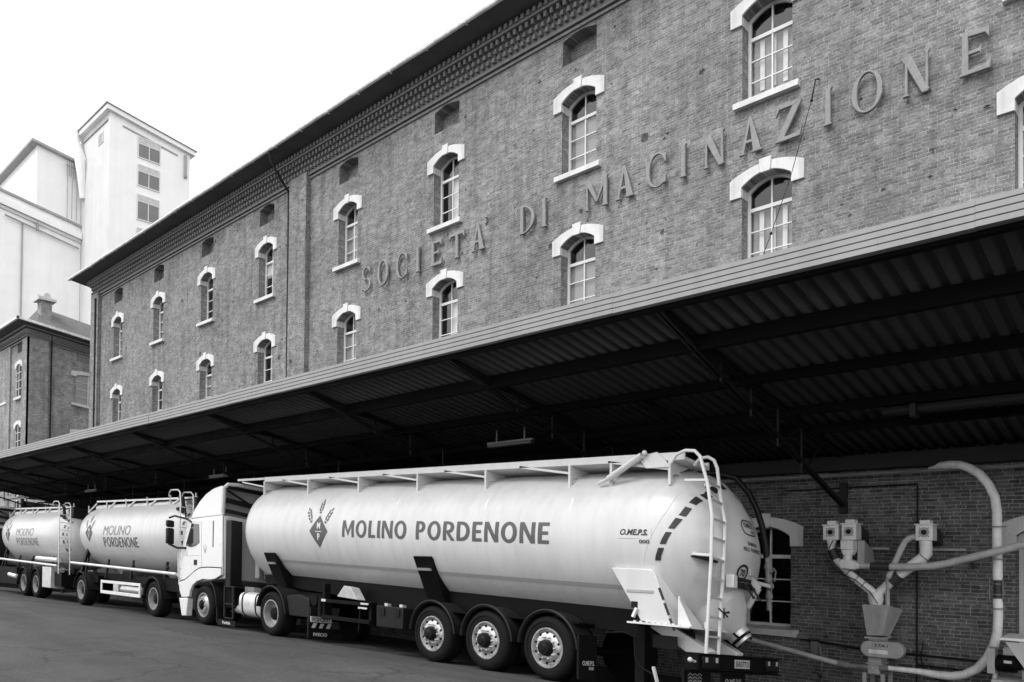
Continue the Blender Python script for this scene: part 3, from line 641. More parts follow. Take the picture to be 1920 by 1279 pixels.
MB().tube([(XB + .25, y0 + .3, zlo(y0) - 1.75), (XB + .25, y1 - .2, zlo(y1) - 1.75)], .07, 8).box(XB, XB + .3, y0 + 2.4, y0 + 2.5, zlo(y0) - 2.2, zlo(y0) - 1.6).build('pipe', M['trim'], sb)
MB().tube([(XB + .1, 17.25, 26), (XB + .1, 17.25, 4)], .06, 8).build('downpipe', M['trim'], sb)
up = MB(); u0 = 18.19
def zup(y): return 32.3 - .17 * (y - u0)
up.add([(XB - .15, u0, 24), (XB - .15, y1, 24), (-78, y1, 24), (-78, u0, 24), (XB - .15, u0, zup(u0)), (XB - .15, y1, zup(y1)), (-78, y1, zup(y1)), (-78, u0, zup(u0))],
       [(0, 1, 5, 4), (1, 2, 6, 5), (2, 3, 7, 6), (3, 0, 4, 7), (4, 5, 6, 7)])
up.build('upper_wall', M['tower'], sb, fixn=False)
c4 = MB(); slab(c4, -78, XB + .2, u0 - .45, y1 - .03, lambda y: zup(y) + .01, .2); c4.build('roof', M['trim'], sb)
gr = MB()
for i in range(7): gr.bar((XB + .1, 20.2 + i * .14, zup(20.4) - .2), (XB + .1, 20.2 + i * .14, zup(20.4) - 1.3), .05, .05)
gr.bar((XB + .1, 20.1, zup(20.4) - .5), (XB + .1, 21.2, zup(21.2) - .5), .05, .05)
for i in range(3): gr.tube([(XB + .08, 20.25 + i * .33, zup(20.4) - 1.3), (XB + .08, 20.25 + i * .33, zlo(20.4) + .3)], .03, 6)
gr.build('grille', M['trim'], sb)
# ---- brick annex
an = thing('brick_annex', 'smaller brick building with a chimney on its roof, in front of the white silos', 'building', (-55, 18, -.8))
XA = -52.; a0, a1, AZ = 14.16, 21.0, 14.95
def za(y): return AZ - .134 * (y - a0)
b = MB()
b.add([(XA, a0, -1), (XA, a1, -1), (-58.5, a1, -1), (-58.5, a0, -1), (XA, a0, za(a0)), (XA, a1, za(a1)), (-58.5, a1, za(a1)), (-58.5, a0, za(a0))],
      [(0, 1, 5, 4), (1, 2, 6, 5), (2, 3, 7, 6), (3, 0, 4, 7), (4, 5, 6, 7)])
b.build('wall', M['brick2'], an, fixn=False)
MB().box(-52.95, XA + .1, a0 - .1, a0 - .003, -1, 14.3).build('pilaster', M['brick2'], an)
MB().box(-58.5, -55.4, a0 - .1, a0 - .003, -1, 14.3).build('pilaster', M['brick2'], an)
pl = MB(); pl.add([(XA + .002, a0 - .1, -1), (XA + .1, a0 - .1, -1), (XA + .1, 15.2, -1), (XA + .002, 15.2, -1), (XA + .002, a0 - .1, 14.35), (XA + .1, a0 - .1, 14.35), (XA + .1, 15.2, 14.2), (XA + .002, 15.2, 14.2)], [(0, 3, 2, 1), (4, 5, 6, 7), (0, 1, 5, 4), (1, 2, 6, 5), (2, 3, 7, 6), (3, 0, 4, 7)])
pl.build('pilaster', M['brick2'], an)
co = MB()
for dzz, th, pr in ((-.75, .08, .08), (-.6, .08, .14), (-.5, .3, .2), (-.15, .12, .3)): slab(co, -58.6, XA + pr, a0 - pr, a1, lambda y: za(y) + dzz, th)
y = a0
while y < a1: slab(co, XA + .2, XA + .28, y, y + .12, lambda q: za(q) - .42, .14); y += .24
x = -58.5
while x < XA: co.box(x, x + .12, a0 - .28, a0 - .2, AZ - .42, AZ - .28); x += .24
co.build('cornice', M['cornice'], an)
ro = MB(); slab(ro, -59.2, XA + .75, a0 - .75, a1 + .5, lambda y: za(y) + .0, .12); ro.build('roof', M['soffit'], an)
gu = MB(); slab(gu, XA + .75, XA + .88, a0 - .88, a1 + .5, lambda y: za(y) + .02, .14); gu.box(-59.2, XA + .88, a0 - .88, a0 - .76, za(a0 - .8) + .01, za(a0 - .8) + .15); gu.build('gutter', M['gutter'], an)
rr_ = MB(); rr_.add([(XA + .2, 14.5, 15.0), (XA + .2, 20.8, 14.1), (-54.5, 20.8, 16.0), (-54.5, 15.4, 16.9), (-57.5, 20.8, 15), (-57.5, 14.5, 15.2)], [(0, 1, 2, 3), (3, 2, 4, 5), (0, 3, 5)]); rr_.build('roof_slope', M['slope'], an, fixn=False)
ch = MB(); ch.box(-53.9, -53.2, 15.1, 15.7, 14.9, 17.0); chm = ch.build('chimney', M['brick2'], an)
MB().box(-54.1, -53.0, 14.9, 15.9, 17.001, 17.15).tube([(-54.0, 15.4, 17.25), (-53.1, 15.4, 17.3)], .2, 8).tube([(-53.55, 14.95, 17.3), (-53.55, 15.9, 17.25)], .2, 8).build('chimney_cap', M['pale'], chm)
MB().tube([(XA + .16, 15.32, 14.6), (XA + .16, 15.32, 1)], .05, 8).build('downpipe', M['steel'], an)
MB().tube([(-58, a0 - .3, 13.0), (-58, a0 - .3, 1)], .05, 8).build('downpipe', M['gutter'], an)
# windows of the annex
def awin(y0, y1, zt, zb_, side):
    """wide window on the right face (side 'x') or narrow one on the front (side 'y')"""
    if side == 'x':
        P = lambda q, d, z: (XA + d, q, z - .134 * (q - y0))
    else:
        P = lambda q, d, z: (q, a0 - d, z)
    def sl(mb, q0, q1, d0, d1, z0, z1): return mb.add([P(q0, d0, z0), P(q1, d0, z0), P(q1, d1, z0), P(q0, d1, z0), P(q0, d0, z1), P(q1, d0, z1), P(q1, d1, z1), P(q0, d1, z1)], [(0, 3, 2, 1), (4, 5, 6, 7), (0, 1, 5, 4), (1, 2, 6, 5), (2, 3, 7, 6), (3, 0, 4, 7)])
    fr = MB(); n_ = 2 if side == 'x' else 1
    sl(fr, y0, y1, .004, .02, zb_, zt)
    w = fr.build('window', M['dark'] if side == 'y' else M['pane_backing'], an)
    br_ = MB()
    mid = (y0 + y1) / 2; sl(br_, mid - .025, mid + .025, .021, .05, zb_, zt)
    for i in range(1, 4): z = zb_ + (zt - zb_) * i / 4; sl(br_, y0, mid - .026, .021, .045, z - .015, z + .015); sl(br_, mid + .026, y1, .021, .045, z - .015, z + .015)
    br_.build('glazing_bars', M['wframe'], w)
    hd = MB(); k = 10; e = .28
    A = [(y0 - e, zt - .2)] + [(y0 - e + (y1 - y0 + 2 * e) * i / k, zt + .08 + .16 * (1 - (2 * i / k - 1) ** 2)) for i in range(k + 1)] + [(y1 + e, zt - .2)]
    B = [(y0, zt - .2)] + [(y0 + (y1 - y0) * i / k, zt - .12 + .14 * (1 - (2 * i / k - 1) ** 2)) for i in range(k + 1)] + [(y1, zt - .2)]
    for d in (.004, .09): hd.v += [P(q, d, z) for q, z in A] + [P(q, d, z) for q, z in B]
    k2 = len(A)
    for i in range(k2 - 1):
        j = i + 1; hd.f += [(i, j, k2 + j, k2 + i), (2 * k2 + i, 3 * k2 + i, 3 * k2 + j, 2 * k2 + j), (i, 2 * k2 + i, 2 * k2 + j, j), (k2 + i, k2 + j, 3 * k2 + j, 3 * k2 + i)]
    hd.f += [(0, k2, 3 * k2, 2 * k2), (k2 - 1, 3 * k2 - 1, 4 * k2 - 1, 2 * k2 - 1)]
    hd.build('hood', M['stone'], w)
    sm_ = MB(); sl(sm_, y0 - .25, y1 + .25, .004, .14, zb_ - .16, zb_ - .005); sm_.build('sill', M['sill'], w)
awin(16.75, 18.15, 12.55, 10.7, 'x'); awin(16.75, 18.15, 8.9, 7.0, 'x')
awin(-54.15, -53.25, 12.9, 10.9, 'y'); awin(-54.15, -53.25, 9.2, 7.2, 'y'); awin(-54.15, -53.25, 5.9, 3.2, 'y'); awin(-57.2, -56.3, 12.9, 10.9, 'y')
v_ = MB(); v_.box(-54.2, -53.2, a0 - .012, a0 - .004, 13.65, 14.25); v_.build('vent', M['dark'], an)
v_ = MB(); v_.add([(XA + .01, 16.75, 13.35), (XA + .01, 18.1, 13.15), (XA + .01, 18.1, 13.75), (XA + .01, 16.75, 13.95)], [(0, 1, 2, 3)]); v_.build('vent', M['cornice'], an, fixn=False)
# ---- shed seen under the far end of the canopy
shd = thing('lean_to_shed', 'low grey lean-to shed with pale roof edge beyond the far end of the canopy', 'shed', (-50, 12.5, -.6))
k = MB(); k.add([(-47.5, 11.2, 4.55), (-47.5, 16.5, 3.9), (-51.9, 16.5, 4.3), (-51.9, 11.2, 4.95)], [(0, 1, 2, 3)]); q = k.build('roof', M['sheet'], shd, fixn=False)
sm = q.modifiers.new('thick', 'SOLIDIFY'); sm.thickness = .05
MB().bar((-47.45, 11.15, 4.53), (-47.45, 16.5, 3.88), .08, .14).build('fascia', M['stone'], shd)
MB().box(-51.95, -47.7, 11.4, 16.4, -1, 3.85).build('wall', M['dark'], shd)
pr = thing('pipe_rack', 'tangle of thin pale pipes on posts beyond the far end of the canopy', 'pipes', (-45.8, 13.5, -.8))
random.seed(11)
for i in range(7):
    y = 11.6 + i * .42; z = 4.55 - .12 * i
    MB().tube([(-45.3 - .2 * (i % 3), y, z + random.uniform(-.1, .1)), (-45.6, y + 1.0, z - .12 + random.uniform(-.12, .12)), (-45.4, y + 2.4, z - .35 + random.uniform(-.1, .1))], random.choice((.03, .045, .06)), 8).build('pipe', random.choice((M['steel2'], M['gutter'], M['steel'])), pr)
for y in (12.2, 14.2): MB().box(-45.7, -45.55, y, y + .12, -.9, 4.3).build('post', M['steel'], pr)
# ================================================================== vehicles
def interp(tab, x):
    if x <= tab[0][0]: return tab[0][1:]
    for a, b in zip(tab, tab[1:]):
        if x <= b[0]:
            t = (x - a[0]) / (b[0] - a[0]); return tuple(p + (q - p) * t for p, q in zip(a[1:], b[1:]))
    return tab[-1][1:]
class Tank:        # table rows: x, radius, axis height
    def __init__(s, rows, yc): s.rows = rows; s.yc = yc
    def mesh(s, n=56):
        m = MB(lane); k = len(s.rows)
        for x, r, z in s.rows: m.v += [(x, s.yc + max(r, .001) * math.cos(2 * math.pi * j / n), z + max(r, .001) * math.sin(2 * math.pi * j / n)) for j in range(n)]
        for i in range(k - 1): m.f += [(i * n + j, i * n + (j + 1) % n, (i + 1) * n + (j + 1) % n, (i + 1) * n + j) for j in range(n)]
        m.f += [tuple(range(n)), tuple(range((k - 1) * n, k * n))]
        return m
    def side(s, x, w, eps=.005):       # a point on the kerb-side flank, w metres of girth above the axis
        r, z = interp(s.rows, x); a = w / r
        return lane((x, s.yc - (r + eps) * math.cos(a), z + (r + eps) * math.sin(a)))
    def end(s, dy, dz, eps=.008):      # a point on the rear head
        rr = math.hypot(dy, dz); rows = s.rows[::-1]
        for a, b in zip(rows, rows[1:]):
            if a[1] <= rr <= b[1]:
                t = (rr - a[1]) / max(b[1] - a[1], 1e-6); x = a[0] + (b[0] - a[0]) * t; z = a[2] + (b[2] - a[2]) * t
                return lane((x + eps, s.yc + dy, z + dz))
        return lane((rows[-1][0], s.yc + dy, rows[-1][2] + dz))
def wheel(kind, root, x, zc=.495, y0=0., rad=.495):
    """tyre with rim and hub; outer face at y0"""
    def L(mb_prof, mat, name, par, n=40, bolts=None):
        m = MB(lane); m.lathe(mb_prof, (x, y0, zc), 'y', n, caps=False)
        if bolts: bolts(m)
        return m.build(name, mat, par, smooth=40)
    t = L([(.34, .30), (.33, .36), (.36, .43), (.34, .475), (.30, rad), (.23, rad), (.2275, rad - .012), (.2225, rad - .012), (.22, rad), (.15, rad), (.1475, rad - .012), (.1425, rad - .012), (.14, rad), (.07, rad), (.03, .475), (.004, .43), (0, .40), (.012, .395), (.008, .36), (.022, .315), (.035, .30)], M['rubber'], 'wheel', root, 48)
    if kind == 'trailer':
        def bl(m):
            for i in range(10):
                a = 2 * math.pi * i / 10; m.lathe([(.012, .017), (-.028, .017), (-.032, .01)], (x + .165 * math.cos(a), y0, zc + .165 * math.sin(a)), 'y', 6)
        L([(.03, .312), (.012, .31), (.012, .29), (.06, .283), (.085, .272), (.075, .255), (.03, .235), (.012, .2), (.012, .12)], M['chrome'], 'rim', t, 48, bl)
        hm = MB(lane); hm.lathe([(.0115, .13), (-.03, .125), (-.085, .1), (-.09, .06), (-.1, .05), (-.104, .0)], (x, y0, zc), 'y', 24); hm.build('hub', M['blackgloss'], t)
        dk = MB(lane)
        for i in range(10):
            a = 2 * math.pi * (i + .5) / 10; dk.lathe([(.03, .021), (.0145, .021)], (x + .232 * math.cos(a), y0, zc + .232 * math.sin(a)), 'y', 10)
        dk.build('hand_holes', M['black'], t)
    elif kind == 'drive':
        L([(.03, .312), (.012, .31), (.012, .285), (.17, .255), (.185, .2), (.185, .12)], M['rim'], 'rim', t, 48)
        hm = MB(lane); hm.lathe([(.184, .15), (.09, .14), (.07, .11), (.06, .0)], (x, y0, zc), 'y', 20); hm.build('hub', M['black'], t)
        for yy in (): pass
    else:
        def bl(m):
            for i in range(10):
                a = 2 * math.pi * i / 10; m.lathe([(.0, .017), (-.045, .017), (-.05, .01)], (x + .165 * math.cos(a), y0, zc + .165 * math.sin(a)), 'y', 6)
        L([(.03, .312), (.012, .31), (.012, .29), (.07, .27), (.05, .24), (-.01, .2), (-.02, .13)], M['rim'], 'rim', t, 48, bl)
        hm = MB(lane); hm.lathe([(-.015, .11), (-.05, .1), (-.07, .06), (-.072, 0)], (x, y0, zc), 'y', 20); hm.build('hub', M['black'], t)
    # the tyre on the far end of the axle, and the axle itself
    fm = MB(lane); fm.lathe([(0, .3), (0, .43), (.04, rad), (.3, rad), (.34, .43), (.34, .3)], (x, y0 + 2.12, zc), 'y', 32); fm.lathe([(.2, .07), (2.2, .07)], (x, y0, zc), 'y', 12)
    fm.build('axle_and_far_wheel', M['rubber'], t)
    return t
def fender(root, x, zc, r=.58, y0=-.02, y1=.42, a0=4, a1=176, mat='fender'):
    m = MB(lane); n = 20; o_ = []; i_ = []
    for k in range(n + 1):
        a = R(a0 + (a1 - a0) * k / n); o_.append((x + r * math.cos(a), zc + r * math.sin(a))); i_.append((x + (r - .025) * math.cos(a), zc + (r - .025) * math.sin(a)))
    m.prism(o_ + i_[::-1], y0, y1, 'y')
    lip0 = [(x + (r + .004) * math.cos(R(a0 + (a1 - a0) * k / n)), y0, zc + (r + .004) * math.sin(R(a0 + (a1 - a0) * k / n))) for k in range(n + 1)]
    m.tube(lip0, .022, 6)
    return m.build('mudguard', M[mat], root, smooth=50)
def flat_side(y0): return lambda x, z: lane((x, y0, z))
# ------------------------------------------------------------------ long semi-trailer
tr = thing('tanker_trailer', 'long white tank semi-trailer lettered MOLINO PORDENONE with three chrome wheels and a rear ladder', 'tank trailer', (-10.7, 10.2, -.16), group='flour tankers parked under the canopy')
zt = lambda x: 2.25 - .0222 * (x + 10.5)
rows = [(-16.4 - .98 * math.sin(R(a)), 1.2 * math.cos(R(a)), zt(-16.4) + .03 * math.sin(R(a))) for a in (89.5, 84, 76, 66, 56, 46, 36, 26, 16, 8)]
rows += [(x, 1.2, zt(x)) for x in (-16.35, -15, -14, -12, -10, -8, -6.6, -5.72)] + [(x, r, zt(-5.7)) for x, r in ((-5.68, 1.195), (-5.5, 1.165), (-5.33, 1.11), (-5.16, 1.0), (-5.02, .85), (-4.90, .68), (-4.80, .48), (-4.72, .25), (-4.69, .001))]
TK = Tank(rows, 1.22)
TK.mesh(72).build('tank', M['tank'], tr, smooth=22)
for x in (-13.6, -11.25, -8.9, -7.1):
    seams = MB(lane); n = 40; b0 = 0
    for q in range(n + 1):
        a = R(60 + 230 * q / n); 
        for dx, e in ((-.016, .0005), (0, .0055), (.016, .0005)): seams.v.append((x + dx, 1.22 + (1.2 + e) * math.cos(a), zt(x) + (1.2 + e) * math.sin(a)))
    seams.f += [(3 * q + e, 3 * q + e + 1, 3 * q + e + 4, 3 * q + e + 3) for q in range(n) for e in (0, 1)]
    seams.build('weld_seam', M['tank'], tr, fixn=False)
for wd_, x_, w_ in (('MOLINO', -12.78, 1.99), ('PORDENONE', -10.53, 3.11)):
    d = Decal(); sans_word(d, wd_, x_, -.10, w_, .335); d.build('lettering', M['decal'], tr, TK.side)
def emblem(root, fn, x, w, h, wd, ang=0., mat='decal', white='white', step=.04, letters=True):
    f2 = lambda a, b: fn(x + a, w + b)
    d = Decal(); lozenge(d, h, wd); wheat(d, h); e = d.build('emblem', M[mat], root, lambda a, b: f2(a, b), step)
    if letters:
        d = Decal(); d.add(text2d('M', .17 * h, .2 * h, .03), -.085 * h, .07 * h); d.add(text2d('P', .13 * h, .2 * h, .03), -.065 * h, -.27 * h); d.poly([(-.17 * h, -.02 * h), (.17 * h, -.02 * h), (.17 * h, .0), (-.17 * h, .0)])
        nudge = lambda a, b: tuple(p + q for p, q in zip(f2(a, b), (.004, -.004, .001)))
        d.build('emblem_initials', M[white], e, nudge, step)
    return e
emblem(tr, TK.side, -13.61, 0.0, .68, .66)
def bandst(x0, x1, w0, w1, fn):
    d = Decal(); d.poly([(x0, w0), (x1, w0), (x1, w1), (x0, w1)]); return d
for xa, xb in ((-15.6, -10.62), (-10.1, -6.05)):
    d = Decal(); d.poly([(xa, -.735), (xb, -.735), (xb, -.665), (xa, -.665)]); d.build('reflective_stripe', M['stripe'], tr, TK.side, .035)
d = Decal(); d.poly([(-6.16, .02), (-5.62, .02), (-5.62, .17), (-6.16, .17)]); mk = d.build('maker_plate', M['tank'], tr, TK.side)
d = Decal(); d.add(text2d('O.ME.P.S.', .45, .085, .035, .25), -6.12, .065); d.add(text2d('000', .16, .05, .02), -5.8, -.045)
d.build('maker_lettering', M['decalblack'], mk, lambda a, b: TK.side(a, b, .008))
# black dashes and the raised bead round the rear rim
RIM = [(-24, -5.62), (-10, -5.56), (2, -5.46), (12, -5.36), (22, -5.27), (38, -5.19), (49, -5.12), (62, -5.12), (80, -5.13), (180, -5.2)]
def rim_at(deg, v=0., eps=.006):
    x = interp(RIM, deg)[0] + v; r, z = interp(rows, x); a = R(deg); return lane((x, 1.22 - (r + eps) * math.cos(a), z + (r + eps) * math.sin(a)))
for a in (80, 64, 49, 37, 24, 13, 2, -9, 100, 116, 132):
    d = Decal(); n = 6; k = 4; d.add(([(a - 4.2 + 8.4 * i / n, .08 * j / k) for j in range(k + 1) for i in range(n + 1)], [(j * (n + 1) + i, j * (n + 1) + i + 1, (j + 1) * (n + 1) + i + 1, (j + 1) * (n + 1) + i) for j in range(k) for i in range(n)])); d.build('rim_mark', M['decalblack'], tr, lambda u, v: rim_at(u, v, .007), 0)
m = MB(); m.tube([rim_at(q, -.17, -.003) for q in range(-22, 44, 2)], .007, 6); m.build('weld_bead', M['tank'], tr)
# markings on the rear head
EN = TK.end
emblem(tr, lambda a, b: EN(a, b), .24, .66, .28, .26, mat='decal', step=.03, letters=False)
def pill(d, x, y, w, h, t):
    n = 8; o = []; i_ = []
    for sx, a0 in ((1, -90), (-1, 90)):
        for k in range(n + 1):
            a = R(a0 + 180 * k / n); o.append((x + sx * (w / 2 - h / 2) + h / 2 * math.cos(a), y + h / 2 * math.sin(a))); i_.append((x + sx * (w / 2 - h / 2) + (h / 2 - t) * math.cos(a), y + (h / 2 - t) * math.sin(a)))
    k = len(o); return d.add((o + i_, [(j, (j + 1) % k, k + (j + 1) % k, k + j) for j in range(k)]))
d = Decal(); pill(d, -.02, .34, .4, .22, .018); d.add(text2d('O.ME.P.S.', .26, .07, .03), -.15, .34); d.add(text2d('000', .1, .04, .02), .0, .27); d.build('maker_plate', M['decalblack'], tr, EN, .03)
d = Decal(); d.add(text2d('PER IL TRASPORTO', .5, .055, .02), -.25, .0); d.add(text2d('FARINA', .28, .055, .02), -.14, .085); d.build('notice', M['decalblack'], tr, EN, .03)
d = Decal(); d.ring(-.2, -.31, .085, .12); d.add(text2d('70', .11, .1, .03), -.255, -.36); d.build('speed_sign', M['decalblack'], tr, EN, .03)
d = Decal(); d.poly([(-.86, -.54), (-.68, -.54), (-.68, -.38), (-.86, -.38)]); d.build('reflector_plate', M['cabgrey'], tr, EN, .04)
# walkway and rail brackets on top
yr = .4
zr = lambda x: 3.565 - .0222 * (x + 16.4) + .134 * .4 - .01
wk = MB(lane); wk.bar((-16.4, .72, zr(-16.4) - .03), (-5.3, .72, zr(-5.3) - .03), .66, .05); wk.bar((-16.4, .385, zr(-16.4)), (-5.3, .385, zr(-5.3)), .03, .11); wk.bar((-16.4, 1.07, zr(-16.4)), (-5.3, 1.07, zr(-5.3)), .03, .11)
wk.build('walkway', M['white'], tr, bevel=.004)
PX = (-16.39, -14.55, -12.72, -10.9, -9.12, -7.3, -6.52, -5.53)
for i, x in enumerate(PX):
    po = MB(lane); po.bar((x, .38, zr(x) - .05), (x, .38, zt(x) + .83), .05, .04, (1, 0, 0)); po.bar((x, 1.07, zr(x) - .05), (x, 1.07, zt(x) + 1.1), .05, .04, (1, 0, 0))
    po.prism([(.40, zr(x) - .06), (.9, zr(x) - .06), (.42, zr(x) - .26)], x - .006, x + .006, 'x')
    po.bar((x, .38, zr(x) - .2), (x, 1.07, zr(x) - .2), .03, .03)
    if i != 6: po.bar((x - .02, .385, zr(x) - .17), (x - 1.05, .385, zr(x - 1.05) - .035), .03, .035)
    po.build('rail_bracket', M['white'], tr)
po = MB(lane); po.bar((-17.66, .385, zr(-17.66) + .02), (-16.41, .385, zr(-16.41) + .02), .04, .05)
po.build('rail_extension', M['white'], tr)
rd = MB(lane); rd.tube([(-6.53, .3, zr(-6.5) - .3), (-5.95, .3, zr(-5.95) + .02)], .045, 10).tube([(-6.53, .3, zr(-6.5) - .3), (-6.7, .3, zr(-6.6) - .36)], .025, 8).ball((-5.9, .3, zr(-5.9) + .05), .04, 8); rd.build('swing_handrail', M['white'], tr)
gp = MB(lane); gp.prism([(-6.05, zr(-6) + .02), (-5.72, zr(-6) + .06), (-5.5, zr(-6) - .16), (-5.9, zr(-6) - .16)], .345, .36, 'y'); gp.build('gusset_plate', M['white'], tr)
# ladder
lad = MB(IDENT)
LA = [(-5.44, 9.25, 3.21), (-5.36, 9.25, 3.32), (-5.22, 9.25, 3.365), (-5.08, 9.25, 3.35), (-5.00, 9.25, 3.27), (-4.89, 9.25, 2.91), (-4.82, 9.25, 2.48), (-4.83, 9.25, 1.88), (-4.90, 9.25, .64)]
LB = [(-5.29, 9.62, 3.20), (-5.2, 9.62, 3.29), (-5.08, 9.62, 3.30), (-4.99, 9.62, 3.25), (-4.94, 9.62, 3.14), (-4.89, 9.62, 2.75), (-4.82, 9.62, 2.40), (-4.83, 9.62, 1.95), (-4.91, 9.62, .59)]
lad.tube(LA, .024, 10).tube(LB, .024, 10)
def onrail(Lr, z):
    for a, b in zip(Lr[4:], Lr[5:]):
        if b[2] <= z <= a[2]:
            t = (z - a[2]) / (b[2] - a[2]); return tuple(p + (q - p) * t for p, q in zip(a, b))
    return Lr[-1]
lr = lad.build('ladder', M['white'], tr)
for z in (2.92, 2.69, 2.43, 2.18, 1.91, 1.65, 1.39, 1.13, .87):
    MB().bar(onrail(LA, z), onrail(LB, z - .05), .035, .03).build('rung', M['alu'], lr)
br = MB()
for z, xo in ((2.95, -5.25), (1.95, -5.25)): br.bar(onrail(LA, z), (xo, 9.3, z + .02), .03, .03); br.bar(onrail(LB, z - .05), (xo + .1, 9.66, z - .03), .03, .03)
br.build('ladder_bracket', M['white'], tr)
br = MB(lane); br.prism([(-5.25, 1.98), (-4.86, 1.96), (-4.86, 1.90)], .26, .5, 'y'); br.build('step_bracket', M['black'], tr)
# rear cone, outlet, hose and valves
co = MB(lane); ax0 = Vector((-5.3, 1.14, 1.40)); ax1 = Vector((-4.93, 1.28, .97)); 
pts = [ax0, ax0.lerp(ax1, .3), ax0.lerp(ax1, .62), ax0.lerp(ax1, .98), ax1]
co.tube(pts, [.5, .48, .36, .14, .13], 32); co.build('outlet_cone', M['tank'], tr, smooth=25)
fl = MB(lane); dv = (ax1 - ax0).normalized()
fl.tube([ax1 - dv * .04, ax1 + dv * .03], [.17, .17], 20); fl.tube([ax1 + dv * .05, ax1 + dv * .11], [.14, .14], 20); fl.build('outlet_flange', M['alu'], tr)
fl = MB(lane); fl.tube([ax1 + dv * .05, ax1 + dv * .07], [.16, .16], 16)
for i in range(4): fl.bar(ax1 + Vector((0, .18 - .12 * i, .02)), ax1 + dv * .12 + Vector((.0, .22 - .14 * i, .05)), .03, .03)
fl.build('outlet_clamp', M['black'], tr)
cr = MB(lane); p0 = ax0.lerp(ax1, .22); perp = [p0 + (Vector((0, 1, 0)) * math.cos(R(a)) + dv.cross(Vector((0, 1, 0))) * math.sin(R(a))) * .493 for a in range(0, 360, 12)]
cr.tube(perp, .016, 6, closed=True); cr.build('cone_rim', M['white'], tr)
for a, b, r in (((-4.88, .56, 1.30), (-4.82, .70, 1.20), .012), ((-4.86, .68, 1.31), (-4.84, .64, 1.18), .01), ((-4.86, .63, 1.24), (-4.82, .74, 1.26), .014)):
    lv = MB(lane); lv.tube([a, b], r, 8).ball(b, r * 1.2, 8); lv.build('clamp_lever', M['steel'], tr)
bx = MB(lane); bx.box(-4.86, -4.74, .72, .84, 1.6, 1.78).build('junction_box', M['white'], tr, bevel=.01)
bx = MB(lane); bx.box(-4.86, -4.75, .841, 1.45, 1.62, 1.70).box(-4.86, -4.73, .841, 1.45, 1.72, 1.76); bx.build('lamp_bar', M['steel'], tr)
hs = MB(); hs.tube([(-5.9, 10.7, 3.22), (-5.6, 10.9, 3.2), (-5.33, 11.0, 3.12), (-5.12, 11.0, 2.88), (-4.99, 11.0, 2.62), (-4.92, 11.0, 2.4), (-4.86, 11.0, 2.1), (-4.84, 11.0, 1.9)], .045, 12); hs.build('hose', M['blackgloss'], tr)
vv = MB(); vv.tube([(-4.83, 11.0, 1.92), (-4.80, 11.0, 1.12)], .036, 12); vv.tube([(-4.825, 11.0, 1.8), (-4.82, 11.0, 1.74)], .055, 12).tube([(-4.815, 11.0, 1.6), (-4.812, 11.0, 1.55)], .055, 12).tube([(-4.80, 11.0, 1.36), (-4.80, 11.0, 1.3)], .055, 12).ball((-4.78, 10.98, 1.48), .062, 10).tube([(-4.8, 11.0, 1.5), (-4.78, 10.6, 1.52), (-4.74, 10.3, 1.5)], .022, 8).tube([(-4.78, 11.0, 1.66), (-4.7, 10.96, 1.74)], .012, 6).tube([(-4.8, 11.0, 1.8), (-4.72, 11.05, 1.7), (-4.74, 11.05, 1.55)], .01, 6); vv.build('valve', M['steel2'], tr)
vb = MB(); vb.bar((-4.785, 10.25, 1.67), (-4.64, 10.3, 1.47), .04, .08).bar((-4.64, 10.3, 1.48), (-4.80, 10.3, 1.2), .04, .07).bar((-4.70, 10.3, 1.56), (-4.62, 10.6, 1.5), .03, .05).box(-4.8, -4.7, 10.16, 10.28, 1.66, 1.75); vb.build('valve_bracket', M['equip'], tr)
for a_, b_ in (((-4.72, 10.0, 1.56), (-4.62, 10.08, 1.36)), ((-4.70, 10.2, 1.5), (-4.6, 10.24, 1.32))): m = MB(); m.tube([a_, b_], .014, 6).ball(b_, .022, 8); m.build('clamp_lever', M['steel'], tr)
# white rear quarter box, base plate, gussets, chutes
sk = MB(lane); sk.prism([(-6.25, 1.75), (-5.60, 1.745), (-5.53, 1.69), (-5.25, .97), (-5.75, 1.03)], -.01, .45, 'y'); sk.build('side_box', M['tank'], tr, bevel=.012)
sk = MB(lane); sk.box(-5.98, -5.55, -.022, -.011, 1.42, 1.455); sk.build('reflective_stripe', M['stripe'], tr)
sk = MB(lane); sk.box(-5.9, -5.8, -.02, -.011, 1.2, 1.29); sk.build('grommet', M['blackgloss'], tr)
sk = MB(lane); sk.bar((-5.8, -.03, 1.2), (-5.85, -.05, 1.07), .035, .05, (0, 1, 0)); sk.build('catch', M['alu'], tr)
d = Decal()
for z in (1.50, 1.30, 1.10):
    x = -5.44 + (1.5 - z) * .42; d.add(([(x, z), (x + .07, z - .16), (x + .03, z - .17), (x - .04, z - .01)], [(0, 1, 2, 3)]))
d.build('rim_marks', M['decalblack'], tr, lambda a, b: lane((a, -.0125, b)), 0)
bp = MB(lane); bp.box(-5.95, -4.98, -.05, 1.3, .985, 1.01)
for i in range(8): bp.box(-5.85 + i * .1, -5.82 + i * .1, -.04, -.01, 1.011, 1.03)
bp.build('base_plate', M['white'], tr)
gs = MB(lane); gs.prism([(-5.2, 1.011), (-5.0, 1.011), (-5.2, 1.4)], .04, .06, 'y'); gs.prism([(.06, 1.011), (.7, 1.011), (.06, 1.4)], -5.2, -5.18, 'x'); gs.box(-5.03, -5.0, .45, .53, 1.011, 1.1); gs.build('gusset_plate', M['white'], tr)
for y, xa, za0 in ((.52, -5.85, 1.06), (1.35, -5.6, .95)):
    cm = MB(lane); cm.bar((xa, y, za0), (-4.98, y, .62), .2, .2); cm.build('tipping_beam', M['white'], tr, bevel=.01)
